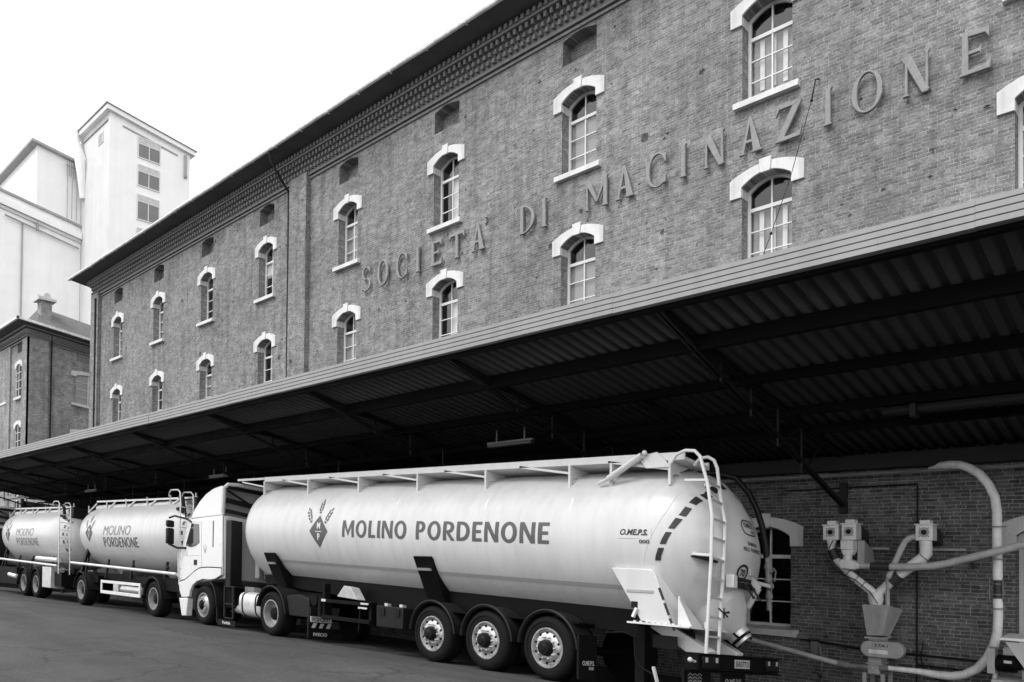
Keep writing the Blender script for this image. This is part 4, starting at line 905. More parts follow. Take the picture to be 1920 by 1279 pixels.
# chassis
CH = MB(lane)
CH.prism([(-16.55, 1.38), (-16.5, 1.2), (-14.9, 1.1), (-13.2, 1.02), (-12.4, .86), (-6.6, .86), (-5.6, .72), (-5.2, .8), (-5.3, 1.12), (-6.3, 1.32), (-14.6, 1.42), (-15.2, 1.40)], .5, .56, 'y')
CH.prism([(-16.55, 1.38), (-16.5, 1.2), (-14.9, 1.1), (-13.2, 1.02), (-12.4, .86), (-6.6, .86), (-5.6, .72), (-5.2, .8), (-5.3, 1.12), (-6.3, 1.32), (-14.6, 1.42), (-15.2, 1.40)], 1.88, 1.94, 'y')
for x in (-16.3, -14.5, -12.5, -9.4, -8.1, -6.7): CH.box(x - .05, x + .05, .561, 1.879, .9 if x > -13 else 1.15, 1.1 if x > -13 else 1.32)
CH.box(-16.5, -14.7, .561, 1.879, 1.22, 1.27)
CH.build('chassis', M['black'], tr, bevel=.006)
for xa, xb in ((-15.78, -15.34), (-10.6, -10.13)):
    m = MB(lane); m.prism([(.06, 1.86), (.02, 1.84), (.46, .93), (1.1, .93), (1.1, 1.3), (.62, 1.36), (.3, 1.55), (.16, 1.75)], xa, xb, 'x'); sdl = m.build('saddle', M['black'], tr, bevel=.008)
    m = MB(lane); m.box(xa + .06, xb - .06, .05, .0951, 1.60, 1.645); m.v = [(a, b + (1.72 - c_) * .483 - .035, c_) for a, b, c_ in m.v]; m.build('reflector', M['stripe'], sdl)
    m = MB(lane); m.tube([(xa - .1, .02, 2.02)] + [TK_ for TK_ in []] or [(xa - .1, -.0, 1.98), (xa - .02, .0, 2.02), (xa + .12, -.0, 2.02), (xa + .28, .03, 1.95), (xa + .42, .1, 1.8), (xa + .5, .17, 1.66)], .014, 6); m.build('weld_bead', M['tank'], tr)
for x in (-10.06, -8.745, -7.44):
    wheel('trailer', tr, x); fender(tr, x + .03, .49, .575)
fb = MB(lane); fb.box(-10.6, -6.9, .1, .5, .9, .93); fb.box(-10.3, -7.2, .35, .5, .3, .6); fb.build('axle_beam', M['black'], tr)
mf = MB(lane); mf.box(-6.84, -6.80, -.02, .42, .1, .75); mfo = mf.build('mudflap', M['blackgloss'], tr)
d = Decal(); d.add(text2d('O.ME.P.S.', .3, .07, .03), .06, .3); d.add(text2d('000', .12, .045, .02), .22, .235); d.build('maker_lettering', M['white'], mfo, lambda a, b: lane((-6.795, a, b)), 0)
sg = MB(lane)
sg.box(-13.45, -11.84, .0, .05, .86, .93).box(-13.45, -11.84, .0, .05, .52, .60).box(-13.48, -13.40, .051, .2, .5, 1.25).box(-11.92, -11.84, .051, .2, .5, .95).box(-13.6, -13.5, .02, .1, .55, .9)
sg.lathe([(0, .12), (.06, .12)], (-13.72, .0, .88), 'y', 16); sg.bar((-12.15, .03, .86), (-12.2, .03, .35), .03, .03)
sgo = sg.build('side_guard', M['black'], tr, bevel=.005)
m = MB(lane); m.box(-12.1, -11.86, -.012, -.002, .885, .92).box(-12.18, -11.9, -.012, -.002, .80, .835).box(-13.43, -13.28, -.012, -.002, .875, .925); m.build('guard_label', M['alu'], sgo)
ck = MB(lane); ck.prism([(-13.02, 1.0), (-12.34, .97), (-12.56, 1.21), (-12.78, 1.23)], .08, .3, 'y'); ck.build('wheel_chock', M['equip'], tr, bevel=.01)
tb = MB(lane); tb.box(-11.62, -10.84, .0, .5, .50, .9); tbo = tb.build('tool_box', M['fender'], tr, bevel=.015)
m = MB(lane)
for x in (-11.5, -11.06): m.box(x, x + .14, -.02, -.001, .72, .86); 
m.build('box_latch', M['blackgloss'], tbo)
for x in (-11.5, -11.06): m = MB(lane); m.box(x, x + .09, .1, .19, .901, .955); m.build('box_fitting', M['alu'], tbo)
st = MB(lane); st.box(-5.98, -5.82, .2, .36, .15, 1.0).box(-6.1, -5.7, .15, .42, .1, .14).tube([(-6.4, .1, .82), (-6.1, .12, .85), (-5.95, .14, .8), (-5.92, .12, .5), (-5.8, .1, .38), (-5.55, .05, .3)], .015, 6); st.ball((-5.9, .2, 1.02), .06, 8)
st.build('support_leg', M['black'], tr, bevel=.005)
st = MB(lane); st.box(-5.75, -5.37, .3, .33, .68, .86); st.build('rear_mudguard_panel', M['fender'], tr)
st = MB(lane); st.bar((-5.55, -.0, .42), (-5.45, -.03, .15), .035, .035); st.build('grip_tube', M['alu'], tr)
# bumper
bu = MB(lane); bu.box(-5.05, -4.86, -.04, 2.5, .45, .66); bu.box(-5.06, -4.84, -.045, 2.505, .655, .675).box(-5.06, -4.84, .1, 2.505, .42, .44)
buo = bu.build('bumper', M['black'], tr, bevel=.006)
for ya in (.05, 1.98):
    m = MB(lane); m.box(-4.859, -4.83, ya, ya + .46, .48, .64); lo_ = m.build('tail_lamp', M['blackgloss'], buo, bevel=.01)
    m = MB(lane)
    for yy in (.06, .34): m.box(-4.83, -4.822, ya + yy, ya + yy + .06, .56, .625)
    m.build('lamp_lens', M['lens'], lo_)
m = MB(lane); m.box(-4.859, -4.845, 1.0, 1.45, .5, .62); po_ = m.build('number_plate', M['pale'], buo)
d = Decal(); d.add(text2d('EA57721', .4, .08, .02), 1.02, .52); d.build('plate_lettering', M['decalblack'], po_, lambda a, b: lane((-4.841, a, b)), 0)
m = MB(lane); m.tube([(-4.9, -.04, .56), (-4.9, -.16, .575)], .02, 8).ball((-4.9, -.17, .58), .035, 8); m.build('marker_lamp', M['lens'], buo)
for ya, tx in ((.15, None), (1.25, 'O.ME.P.S.')):
    m = MB(lane); m.box(-5.2, -5.17, ya, ya + .75, .1, .42); mo = m.build('mudflap', M['blackgloss'], tr)
    d = Decal()
    if tx: d.add(text2d(tx, .55, .1, .03), ya + .08, .22)
    else:
        for k in range(4):
            zz = .36 - k * .045
            for q in range(3): d.add(([(ya + .1 + q * .13, zz), (ya + .165 + q * .13, zz + .03), (ya + .23 + q * .13, zz), (ya + .23 + q * .13, zz - .015), (ya + .165 + q * .13, zz + .015), (ya + .1 + q * .13, zz - .015)], [(0, 1, 4, 5), (1, 2, 3, 4)]))
    d.build('flap_marks', M['cabgrey'], mo, lambda a, b: lane((-5.165, a, b)), 0)
# ------------------------------------------------------------------ cab, shared by the tractor and the rigid truck
def cab(root, dx):
    X = lambda pts: [(a + dx, b) for a, b in pts]
    def B(x0, x1): return x0 + dx, x1 + dx
    bd = MB(lane)
    # rounded front corners: three nested outlines stepping in towards the middle of the cab
    full = [(-19.55, 1.62), (-19.93, 1.62), (-19.86, 1.0), (-17.66, 1.28), (-17.70, 2.72), (-19.4, 2.66)]
    side = [(-19.88, 1.05), (-19.92, 1.62), (-19.42, 2.68), (-17.72, 2.74), (-17.66, 1.28)]
    bd.prism(X(side), .0, .06, 'y')
    bd.prism(X([(-20.12, .95), (-20.15, 1.65), (-19.62, 2.72), (-17.72, 2.745), (-17.66, 1.2)]), .0605, 2.44, 'y')
    bd.prism(X(side), 2.4405, 2.5, 'y')
    body = bd.build('cab_body', M['cab'], root, bevel=.03)
    # roof spoiler: sides, skin, open at the back
    top = [(-19.42, 2.69), (-19.2, 2.92), (-18.95, 3.10), (-18.6, 3.29), (-18.2, 3.41), (-17.80, 3.46)]
    for y0, y1 in ((.02, .07), (2.43, 2.48)):
        m = MB(lane); m.prism(X(top + [(-17.72, 3.42), (-17.70, 2.75)]), y0, y1, 'y'); sp_ = m.build('roof_spoiler', M['cab'], root, bevel=.015)
    m = MB(lane); inner = [(a + .01, b - .03) for a, b in top]
    m.prism(X(top + inner[::-1]), .0705, 2.4295, 'y'); m.build('roof_skin', M['cab'], root, smooth=50)
    m = MB(lane); m.tube([(-17.74 + dx, .04, 2.8), (-17.70 + dx, .04, 3.4), (-17.66 + dx, .12, 3.5), (-17.62 + dx, .35, 3.53), (-17.62 + dx, 2.1, 3.55), (-17.68 + dx, 2.42, 3.46), (-17.72 + dx, 2.45, 2.8)], .05, 8); m.build('spoiler_rim', M['cabgrey'], root)
    m = MB(lane); m.box(-18.06 + dx, -18.0 + dx, .0705, 2.4295, 2.75, 3.44); m.build('rear_panel', M['cabgrey'], root)
    m = MB(lane); m.bar((-17.72 + dx, .12, 3.12), (-17.72 + dx, 1.0, 3.07), .08, .12).bar((-17.74 + dx, .16, 3.36), (-17.7 + dx, .7, 3.12), .05, .05).bar((-17.70 + dx, .1, 2.86), (-17.66 + dx, .8, 2.82), .1, .09).bar((-17.68 + dx, .12, 3.43), (-17.68 + dx, 2.4, 3.43), .12, .07); m.build('spoiler_strut', M['blackgloss'], root)
    m = MB(lane); m.box(-17.655 + dx, -17.64 + dx, .1, 2.4, 1.25, 2.7); m.build('back_panel', M['cabgrey'], root)
    m = MB(lane); m.box(-17.62 + dx, -17.36 + dx, .06, .36, 1.0, 2.62); m.build('air_intake', M['blackgloss'], root, bevel=.02)
    for y in (.8, 1.05, 1.3):
        m = MB(lane); m.tube([(-17.4 + dx, y, 2.55), (-17.4 + dx, y, 1.3)], .07, 8); m.build('pipe', M['pipe'], root)
    d = Decal(); d.ring(1.17, 2.86, .1, .13); d.add(text2d('100', .14, .09, .02), 1.10, 2.815); d.build('speed_sign', M['decalblack'], root, lambda a, b: lane((-17.995 + dx, a, b)), 0)
    # lower swoosh panel with the wheel arch
    o = [(-19.93, 1.02), (-19.6, 1.08), (-19.3, 1.2), (-19.05, 1.32), (-18.8, 1.40), (-18.4, 1.43), (-17.68, 1.43), (-17.66, 1.27)]
    i_ = [(-17.95, 1.17), (-18.2, 1.14), (-18.6, 1.14), (-18.9, 1.08), (-19.14, .97), (-19.28, .82), (-19.33, .66), (-19.75, .63), (-19.88, .8)]
    m = MB(lane); m.prism(X(o + i_), -.035, .04, 'y'); m.build('wheel_arch_panel', M['cab'], root, bevel=.012)
    m = MB(lane); m.tube([(a + dx, -.012, b + .018) for a, b in o[:7]], .016, 6); m.build('panel_gap', M['blackgloss'], root)
    m = MB(lane); m.prism(X([(-19.88, .61), (-19.40, .62), (-19.46, .17), (-19.72, .15)]), -.04, .12, 'y'); m.prism(X([(-20.0, .35), (-19.8, .35), (-19.8, .9), (-20.0, .9)]), .1205, 2.4, 'y'); m.build('front_bumper', M['cab'], root, bevel=.015)
    # door: joint lines, window, handle, mirrors
    m = MB(lane)
    m.box(-18.16 + dx, -18.12 + dx, -.006, .001, 1.95, 2.6); m.build('door_seal', M['blackgloss'], root)
    m = MB(lane)
    for a, b in (((-19.46, 2.60), (-18.78, 2.58)), ((-18.78, 2.58), (-18.72, 1.44)), ((-19.5, 1.72), (-18.85, 1.74))): m.bar((a[0] + dx, -.001, a[1]), (b[0] + dx, -.001, b[1]), .006, .012)
    m.bar((-19.42 + dx, -.001, 2.69), (-17.75 + dx, -.001, 2.74), .006, .014); m.build('door_joint', M['cabgrey'], root)
    m = MB(lane); m.prism(X([(-19.62, 1.98), (-19.3, 2.55), (-18.9, 2.53), (-18.86, 2.06), (-19.06, 1.98), (-19.3, 1.94)]), -.008, .012, 'y'); m.build('side_window', M['glasscab'], root)
    m = MB(lane); m.prism(X([(-19.14, 1.49), (-18.98, 1.49), (-18.98, 1.62), (-19.14, 1.62)]), -.012, .002, 'y'); m.build('door_handle', M['blackgloss'], root)
    m = MB(lane); m.prism(X([(-19.62, 1.72), (-19.5, 1.72), (-19.54, 1.86), (-19.6, 1.86)]), -.008, .002, 'y'); m.build('vent_flap', M['cabgrey'], root)
    mr_ = MB(lane); mr_.box(-20.05 + dx, -19.9 + dx, -.36, -.17, 1.98, 2.40).box(-20.05 + dx, -19.9 + dx, -.36, -.17, 2.42, 2.6); mo = mr_.build('mirror', M['blackgloss'], root, bevel=.04)
    m = MB(lane); m.tube([(-19.95 + dx, -.3, 2.66), (-19.8 + dx, -.22, 2.72), (-19.5 + dx, -.02, 2.66), (-19.3 + dx, .0, 2.58)], .025, 8); m.build('mirror_arm', M['blackgloss'], mo); m = MB(lane); m.tube([(-19.95 + dx, -.3, 1.98), (-19.8 + dx, -.15, 1.9), (-19.6 + dx, .0, 1.92)], .03, 8); m.build('mirror_arm', M['blackgloss'], mo); m = MB(lane); m.tube([(-19.62 + dx, -.01, 2.68), (-19.66 + dx, -.01, 2.95)], .022, 6); m.build('aerial', M['blackgloss'], root)
    m = MB(lane); m.tube([(-19.93 + dx, -.05, 1.15), (-19.96 + dx, -.05, 1.8), (-19.9 + dx, -.02, 1.86)], .014, 6); m.build('grab_rail', M['cab'], root)
    m = MB(lane); m.box(-20.17 + dx, -20.13 + dx, .3, 2.2, 1.0, 1.55); m.build('grille', M['blackgloss'], root)
    m = MB(lane); m.add([(-20.16 + dx, .2, 1.66), (-20.16 + dx, 2.3, 1.66), (-19.66 + dx, 2.2, 2.66), (-19.66 + dx, .3, 2.66)], [(0, 1, 2, 3)]); m.build('windscreen', M['blackgloss'], root, fixn=False)
    for y in (.15, 2.0): m = MB(lane); m.box(-20.03 + dx, -20.0 + dx, y, y + .3, .5, .72); m.build('headlight', M['lens'], root)
    emblem(root, flat_side(-.004), -18.55 + dx, 1.86, .16, .13, mat='stripe', step=0, letters=False)
M['glasscab'] = paint('cab_glass', .03, .05, .1, 2, spec=.8)
tc_ = thing('tractor_unit', 'white tractor cab coupled to the front of the long tank semi-trailer', 'truck', (-17, 10.2, -.16), group='flour tankers parked under the canopy')
cab(tc_, 0.)
wheel('steer', tc_, -18.7, y0=.03); wheel('drive', tc_, -15.42)
fender(tc_, -18.55, .55, .62, .0, .35, -5, 62)
fender(tc_, -15.38, .5, .6, -.02, .55, 2, 168)
m = MB(lane); m.box(-19.2, -14.2, .55, .68, .75, 1.05).box(-19.2, -14.2, 1.8, 1.93, .75, 1.05).box(-16.6, -14.8, .6, 1.9, 1.06, 1.14).box(-17.62, -17.3, .1, 2.3, .5, 1.0); m.build('chassis', M['black'], tc_, bevel=.006)
m = MB(lane); m.prism([(-14.82, .92), (-14.35, .98), (-13.95, .9), (-13.9, .5), (-14.7, .5)], .03, .6, 'y'); m.build('rear_wing', M['fender'], tc_, bevel=.02)
m = MB(lane); m.box(-13.95, -13.90, .0, .58, .08, .5); mo = m.build('mudflap', M['blackgloss'], tc_)
d = Decal(); d.add(text2d('IVECO', .34, .07, .03), .12, .13); d.build('flap_lettering', M['white'], mo, lambda a, b: lane((-13.895, a, b)), 0)
m = MB(lane); m.box(-13.90, -13.885, .04, .56, .42, .54); po_ = m.build('number_plate', M['pale'], tc_)
d = Decal(); d.add(text2d('FC012GD', .44, .08, .02), .08, .44); d.build('plate_lettering', M['decalblack'], po_, lambda a, b: lane((-13.881, a, b)), 0)
m = MB(lane); m.box(-13.92, -13.89, .04, .5, .58, .72); m.build('tail_lamp', M['fender'], tc_, bevel=.01)
m = MB(lane)
for i in range(3): m.add([(-13.884, .06 + i * .18, .3), (-13.884, .15 + i * .18, .3), (-13.884, .2 + i * .18, .4), (-13.884, .11 + i * .18, .4)], [(0, 1, 2, 3)])
m.build('warning_stripes', M['cabgrey'], tc_, fixn=False)
m = MB(lane); o = []
for k in range(28):
    a = 2 * math.pi * k / 28; cx, cz_ = .3 * math.copysign(abs(math.cos(a)) ** .6, math.cos(a)), .29 * math.copysign(abs(math.sin(a)) ** .6, math.sin(a)); o.append((.36 + cx, .64 + cz_))
m.prism(o, -16.95, -15.98, 'x'); fto = m.build('fuel_tank', M['alu'], tc_, bevel=.02)
m = MB(lane)
for x in (-16.78, -16.18):
    q = [(.36 + (a - .36) * 1.03, .64 + (b - .64) * 1.03) for a, b in o]; m.prism(q, x - .025, x + .025, 'x')
m.build('tank_strap', M['black'], fto)
m = MB(lane); m.lathe([(-.2, .1), (-.16, .11), (.2, .11)], (-17.2, .3, .5), 'x', 20); m.build('air_bottle', M['alu'], tc_)
m = MB(lane); m.box(-17.6, -17.18, .02, .06, .24, .27).box(-17.6, -17.18, .02, .06, .58, .61).box(-17.6, -17.56, .02, .06, .24, 1.0).box(-17.18, -17.14, .02, .06, .24, 1.0).box(-17.6, -17.1, .02, .4, 1.0, 1.03); m.build('step', M['steel'], tc_)
m = MB(lane)
for i in range(6): m.box(-17.1 + i * .07, -17.05 + i * .07, .3, .5, .75, 1.05)
m.build('battery_box', M['steel2'], tc_)
m = MB(lane); m.box(-18.02, -17.98, .05, .4, .1, .6); mo = m.build('mudflap', M['blackgloss'], tc_)
m = MB(lane); m.box(-17.97, -17.1, .06, .1, .06, .2); m2 = m.build('side_flap', M['blackgloss'], tc_); d = Decal(); d.add(text2d('Parlok', .4, .07, .02), -17.72, .1); d.build('flap_lettering', M['white'], m2, lambda a, b: lane((a, .055, b)), 0)
m = MB(lane); m.tube([(-17.0, .8, 1.7), (-16.7, .7, 1.45), (-16.5, .65, 1.2)], .02, 6).tube([(-17.1, 1.2, 1.9), (-16.7, 1.1, 1.5), (-16.4, .9, 1.55), (-16.2, .8, 1.35)], .025, 6); m.build('air_line', M['blackgloss'], tc_)
# ------------------------------------------------------------------ the two shorter tankers
def small_tank(root, xl, xr, pale):
    r = [(0, .001, 2.5), (.03, .25, 2.5), (.1, .5, 2.49), (.26, .74, 2.46), (.52, .9, 2.43), (.95, 1.02, 2.39), (1.6, 1.1, 2.35), (2.4, 1.13, 2.33)]
    rows = [(xl + a, b, c_) for a, b, c_ in r] + [(xr - a, b, 2.31) for a, b in ((1.5, 1.13), (.95, 1.12), (.6, 1.03), (.36, .87), (.17, .63), (.05, .34), (0, .001))]
    T = Tank(rows, 1.2); T.mesh(56).build('tank', M['tank'], root, smooth=25)
    ex = xl + (2.0 if not pale else 2.15); tx = xl + (3.25 if not pale else 3.3)
    emblem(root, T.side, ex, .02, .58, .7)
    d = Decal(); d.add(text2d('MOLINO', 2.1, .29, -.012 if pale else 0, .2), tx, -.04); d.build('lettering', M['decal2'], root, T.side)
    d = Decal(); sans_word(d, 'PORDENONE', tx, -.40, 2.6, .29, .17); d.build('lettering', M['decal2' if pale else 'decal'], root, T.side)
    d = Decal(); d.add(([(xl + 3.0, -.56), (xl + 3.7, -.56), (xl + 3.75, -.52), (xl + 3.7, -.48), (xl + 3.0, -.48), (xl + 2.95, -.52)], [(0, 1, 2, 3, 4, 5)])); d.add(([(xl + 2.3, -.75), (xl + 2.5, -.85), (xl + 2.6, -.8), (xl + 2.4, -.68)], [(0, 1, 2, 3)])); d.build('reflector_plate', M['cabgrey'], root, T.side, .05)
    # tubes shaped as the scalloped shadows under the posts, top tube and railing
    m = MB(lane); m.tube([(xl + 1.3, .62, 3.27), (xr - .75, .62, 3.22)], .095, 14); m.build('top_tube', M['white'], root)
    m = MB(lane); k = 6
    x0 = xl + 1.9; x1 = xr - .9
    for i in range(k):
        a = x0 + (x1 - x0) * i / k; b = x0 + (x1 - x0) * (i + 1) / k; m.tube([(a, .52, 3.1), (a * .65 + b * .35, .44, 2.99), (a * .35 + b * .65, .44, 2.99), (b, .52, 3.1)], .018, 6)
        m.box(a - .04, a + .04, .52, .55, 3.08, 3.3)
    m.build('shade_scallop_rack', M['white'], root)
    m = MB(lane); zt_ = 3.46
    m.bar((xl + 1.5, .5, zt_), (xr - .0, .5, zt_ - .12), .035, .05)
    n = 5
    for i in range(n + 1):
        x = xl + .75 + (xr - .1 - xl - .75) * i / n; z1 = 3.49 if i else 3.36
        m.bar((x, .5, 3.1), (x, .5, z1 - .02), .035, .035, (1, 0, 0))
        if i < n: m.bar((x + .02, .5, 3.14), (x + .72, .5, zt_ - .06), .03, .03)
    m.build('top_rail', M['alu'], root)
    m = MB(lane); m.tube([(xl + .7, 0., 1.36), (xr - .1, 0., 1.22)], .042, 8); m.build('side_bar', M['white'], root)
    # rear ladder with hooped handles
    xe = xr + .12; m = MB(lane)
    for y in (-.02, .33): m.tube([(xe - .7, y, 3.3), (xe - .67, y, 3.4), (xe - .57, y, 3.46), (xe - .15, y, 3.45), (xe - .03, y, 3.38), (xe, y, 3.2), (xe + .0, y, .95)], .019, 8)
    lr = m.build('ladder', M['alu'], root)
    for i in range(8): m = MB(lane); m.bar((xe, -.02, 3.0 - i * .27), (xe, .33, 3.0 - i * .27), .03, .025); m.build('rung', M['alu'], lr)
    m = MB(lane); m.tube([(xr - .75, .35, 3.35), (xr - .45, .3, 3.3), (xr - .38, .3, 3.0), (xr - .6, .35, 2.95)], .05, 8).tube([(xr - .8, .32, 3.02), (xr - .3, .28, 3.05)], .05, 8); m.build('top_valve', M['steel'], root)
    m = MB(lane); m.box(xr - .2, xr + .02, .45, 1.6, 2.95, 3.35); m.build('rear_cover', M['fender'], root, bevel=.02)
    if True:
        d = Decal()
        for a in (38, 20, 3, -14, -32):
            c_ = R(a); d.add(([(1.0 * (c_ - .06), 0), (1.0 * (c_ + .06), 0), (1.0 * (c_ + .06), .14), (1.0 * (c_ - .06), .14)], [(0, 1, 2, 3)]))
        def fn(u, v):
            x = xr - .46 + v; r_, z = interp(rows, x); return lane((x, 1.2 - (r_ + .008) * math.cos(u), z + (r_ + .008) * math.sin(u)))
        d.build('rim_marks', M['decalblack'], root, fn, 0)
    for x in (xl + 2.6, xr - 2.4): m = MB(lane); m.tube([(x, 1.2, 1.6), (x + .02, 1.2, 1.35), (x + .05, 1.2, .95)], [.8, .5, .16], 24); m.build('hopper_cone', M['tank'], root)
    m = MB(lane)
    for x, b in ((xl + 1.55, .06), (xl + 3.3, .05), (xr - 3.5, .05), (xr - 1.2, .06)): m.bar((x, .15, .95), (x, .25, 1.55), b, b, (1, 0, 0)).bar((x, .2, 1.25), (x + .3, .12, 1.38), .03, .03).ball((x + .3, .12, 1.38), .05, 8); m.build('cradle', M['steel'], root); m = MB(lane)
    m.bar((xl + .9, .25, 1.0), (xl + 1.5, .3, 1.9), .12, .1); m.build('cradle', M['steel'], root)
    return T
dt = thing('tanker_trailer', 'short white drawbar tank trailer with white side guard frame, ahead of the tractor cab', 'tank trailer', (-24, 10.2, -.16), group='flour tankers parked under the canopy')
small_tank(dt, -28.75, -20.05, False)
for x in (-27.15, -21.6): wheel('drive', dt, x); fender(dt, x + .02, .5, .58)
m = MB(lane); m.box(-28.3, -19.9, .45, .56, .82, 1.12).box(-28.3, -19.9, 1.85, 1.96, .82, 1.12).box(-28.0, -26.2, .2, .46, .78, 1.0).box(-22.6, -19.95, .1, .46, .75, 1.1).box(-20.0, -19.9, .0, 2.45, .5, .72); m.prism([(-24.3, 1.1), (-22.0, .85), (-21.9, .95), (-24.2, 1.2)], .2, .3, 'y'); m.build('chassis', M['black'], dt)
m = MB(lane); m.box(-25.38, -22.43, -.02, .02, .80, .88).box(-25.38, -22.43, -.02, .02, .47, .56).box(-25.38, -25.30, -.02, .02, .56, .80).box(-22.51, -22.43, -.02, .02, .56, .80); m.build('side_guard', M['white'], dt, bevel=.008)
m = MB(lane); m.tube([(-24.4, .3, .66), (-22.9, .3, .66)], .11, 12); m.build('air_bottle', M['alu'], dt); m = MB(lane); m.box(-25.1, -24.7, .25, .4, .55, .8); m.build('valve_block', M['alu'], dt)
m = MB(lane); m.box(-29.6, -28.3, 1.15, 1.3, .8, .92); m.build('drawbar', M['black'], dt)
lt = thing('tanker_truck', 'white rigid tank truck with aluminium tool box at the far end of the canopy', 'truck', (-33, 10.2, -.16), group='flour tankers parked under the canopy')
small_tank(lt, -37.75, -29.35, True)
cab(lt, -19.6)
for x in (-33.2, -31.75): wheel('drive', lt, x); fender(lt, x + .02, .5, .57)
wheel('steer', lt, -38.3)
m = MB(lane); m.box(-39, -29.3, .5, .62, .8, 1.15).box(-39, -29.3, 1.85, 1.96, .8, 1.15).box(-36.6, -34.2, .05, .46, .4, 1.05).box(-30.0, -29.3, .1, 2.4, .5, 1.0); m.build('chassis', M['black'], lt)
m = MB(lane); m.box(-31.0, -30.1, .0, .45, .42, 1.16); m.build('tool_box', M['alu'], lt, bevel=.015)
m = MB(lane); m.tube([(-35.2, .08, .75), (-34.2, .08, .7)], .09, 10); m.build('air_bottle', M['white'], lt); m = MB(lane); m.tube([(-31.9, .1, 1.45), (-29.6, .1, 1.42)], .085, 10); m.build('air_bottle', M['white'], lt)
# ================================================================== discharge equipment on the mill wall
for i, ((xa, xb, za_, zb_), lab) in enumerate((((-5.18, -4.91, 2.21, 2.47), 'pale valve box above the spout with a black rubber sleeve just below it'), ((-4.85, -4.60, 2.21, 2.49), 'pale valve box with a square elbow box below it feeding the horizontal pipe'), ((-3.63, -3.37, 2.20, 2.46), 'pale valve box standing alone on the wall, above the wide curved spout'))):
    xm = (xa + xb) / 2; t = thing('valve_box', lab, 'valve box', (xm, 14.6, za_), group='valve boxes on the mill wall')
    MB().box(xa, xb, 14.2, 14.5, za_, zb_).box(xa - .02, xb + .02, 14.18, 14.52, zb_ + .001, zb_ + .025).box(xm - .08, xm + .08, 14.25, 14.45, zb_ + .026, zb_ + .09).build('housing', M['equip2'], t, bevel=.008)
    m = MB()
    zc_ = (za_ + zb_) / 2 + .01
    m.lathe([(0, .085), (-.012, .08)], (xm, 14.2, zc_), 'y', 20); fo = m.build('port_flange', M['equip'], t)
    MB().lathe([(-.012, .045), (-.03, .04), (-.032, 0)], (xm, 14.2, zc_), 'y', 16).build('port', M['blackgloss'], fo)
    m = MB()
    for a in (45, 135, 225, 315): m.lathe([(0, .009), (-.01, .009)], (xm + .1 * math.cos(R(a)), 14.2, zc_ + .1 * math.sin(R(a))), 'y', 6)
    m.build('bolt', M['steel'], t)
    MB().prism([(14.5005, za_ + .02), (14.5005, zb_ - .01), (14.98, zb_ - .12), (14.98, za_ - .08)], xa + .03, xb - .02, 'x').build('duct', M['sleeve'], t)
    MB().box(xa - .05, xb + .35, 14.9, 14.985, za_ - .17, za_ - .13).build('bracket', M['equip'], t)
ch = thing('spout_pipes', 'pair of pale spouts joining in a Y above the grey feed hopper', 'pipes', (-4.3, 14.5, 1.15))
MB().tube([(-5.06, 14.3, 2.21), (-5.06, 14.3, 2.08)], [.09, .06], 16).tube([(-5.06, 14.3, 2.08), (-5.06, 14.3, 2.03), (-4.98, 14.3, 1.86), (-4.92, 14.3, 1.79), (-4.67, 14.3, 1.54), (-4.4, 14.3, 1.33), (-4.3, 14.3, 1.24)], [.06, .065, .065, .065, .07, .075, .08], 16).build('spout', M['equip2'], ch)
MB().tube([(-3.50, 14.3, 2.2), (-3.49, 14.3, 2.08), (-3.49, 14.3, 1.98), (-3.55, 14.3, 1.9), (-3.88, 14.3, 1.63), (-4.18, 14.3, 1.34), (-4.28, 14.3, 1.24)], [.1, .1, .1, .095, .085, .075, .08], 16).build('spout', M['equip2'], ch)
MB().tube([(-4.3, 14.3, 1.3), (-4.29, 14.3, 1.15), (-4.29, 14.3, 1.05)], [.13, .13, .1], 16).build('y_joint', M['equip2'], ch)
for a, b, r in (((-5.05, 14.29, 2.03), (-4.97, 14.29, 1.86), .085), ((-4.03, 14.29, 1.47), (-3.9, 14.29, 1.6), .1)): MB().tube([a, b], r, 16).build('sleeve', M['sleeve'], ch)
m = MB()
for a, b in (((-4.75, 14.3, 1.62), (-4.742, 14.3, 1.612)), ((-4.62, 14.3, 1.503), (-4.612, 14.3, 1.497)), ((-4.5, 14.3, 1.41), (-4.49, 14.3, 1.402)), ((-3.52, 14.3, 1.94), (-3.53, 14.3, 1.93))): m.tube([a, b], .092 if a[0] < -4 else .108, 16)
m.build('clamp_ring', M['steel2'], ch)
MB().tube([(-5.0, 14.2, 2.2), (-5.12, 14.16, 1.9), (-4.9, 14.15, 1.62), (-4.6, 14.18, 1.5), (-4.35, 14.15, 1.3), (-4.2, 14.1, 1.1)], .008, 6).build('cable', M['blackgloss'], ch)
el = thing('conveying_pipe', 'grey pipe from the square elbow rising gently across the wall past the hopper', 'pipe', (-3.5, 14.3, 1.75))
MB().box(-4.84, -4.62, 14.1, 14.35, 2.03, 2.205).prism([(-4.84, 2.03), (-4.6, 2.03), (-4.66, 1.93), (-4.8, 1.93)], 14.12, 14.33, 'y').build('elbow_box', M['equip2'], el, bevel=.02)
MB().tube([(-4.73, 14.2, 1.95), (-4.75, 14.2, 1.85)], .075, 14).prism([(-4.84, 1.86), (-4.68, 1.86), (-4.52, 1.80), (-4.52, 1.70), (-4.6, 1.68), (-4.84, 1.70)], 14.08, 14.28, 'y').build('elbow', M['equip2'], el, bevel=.015)
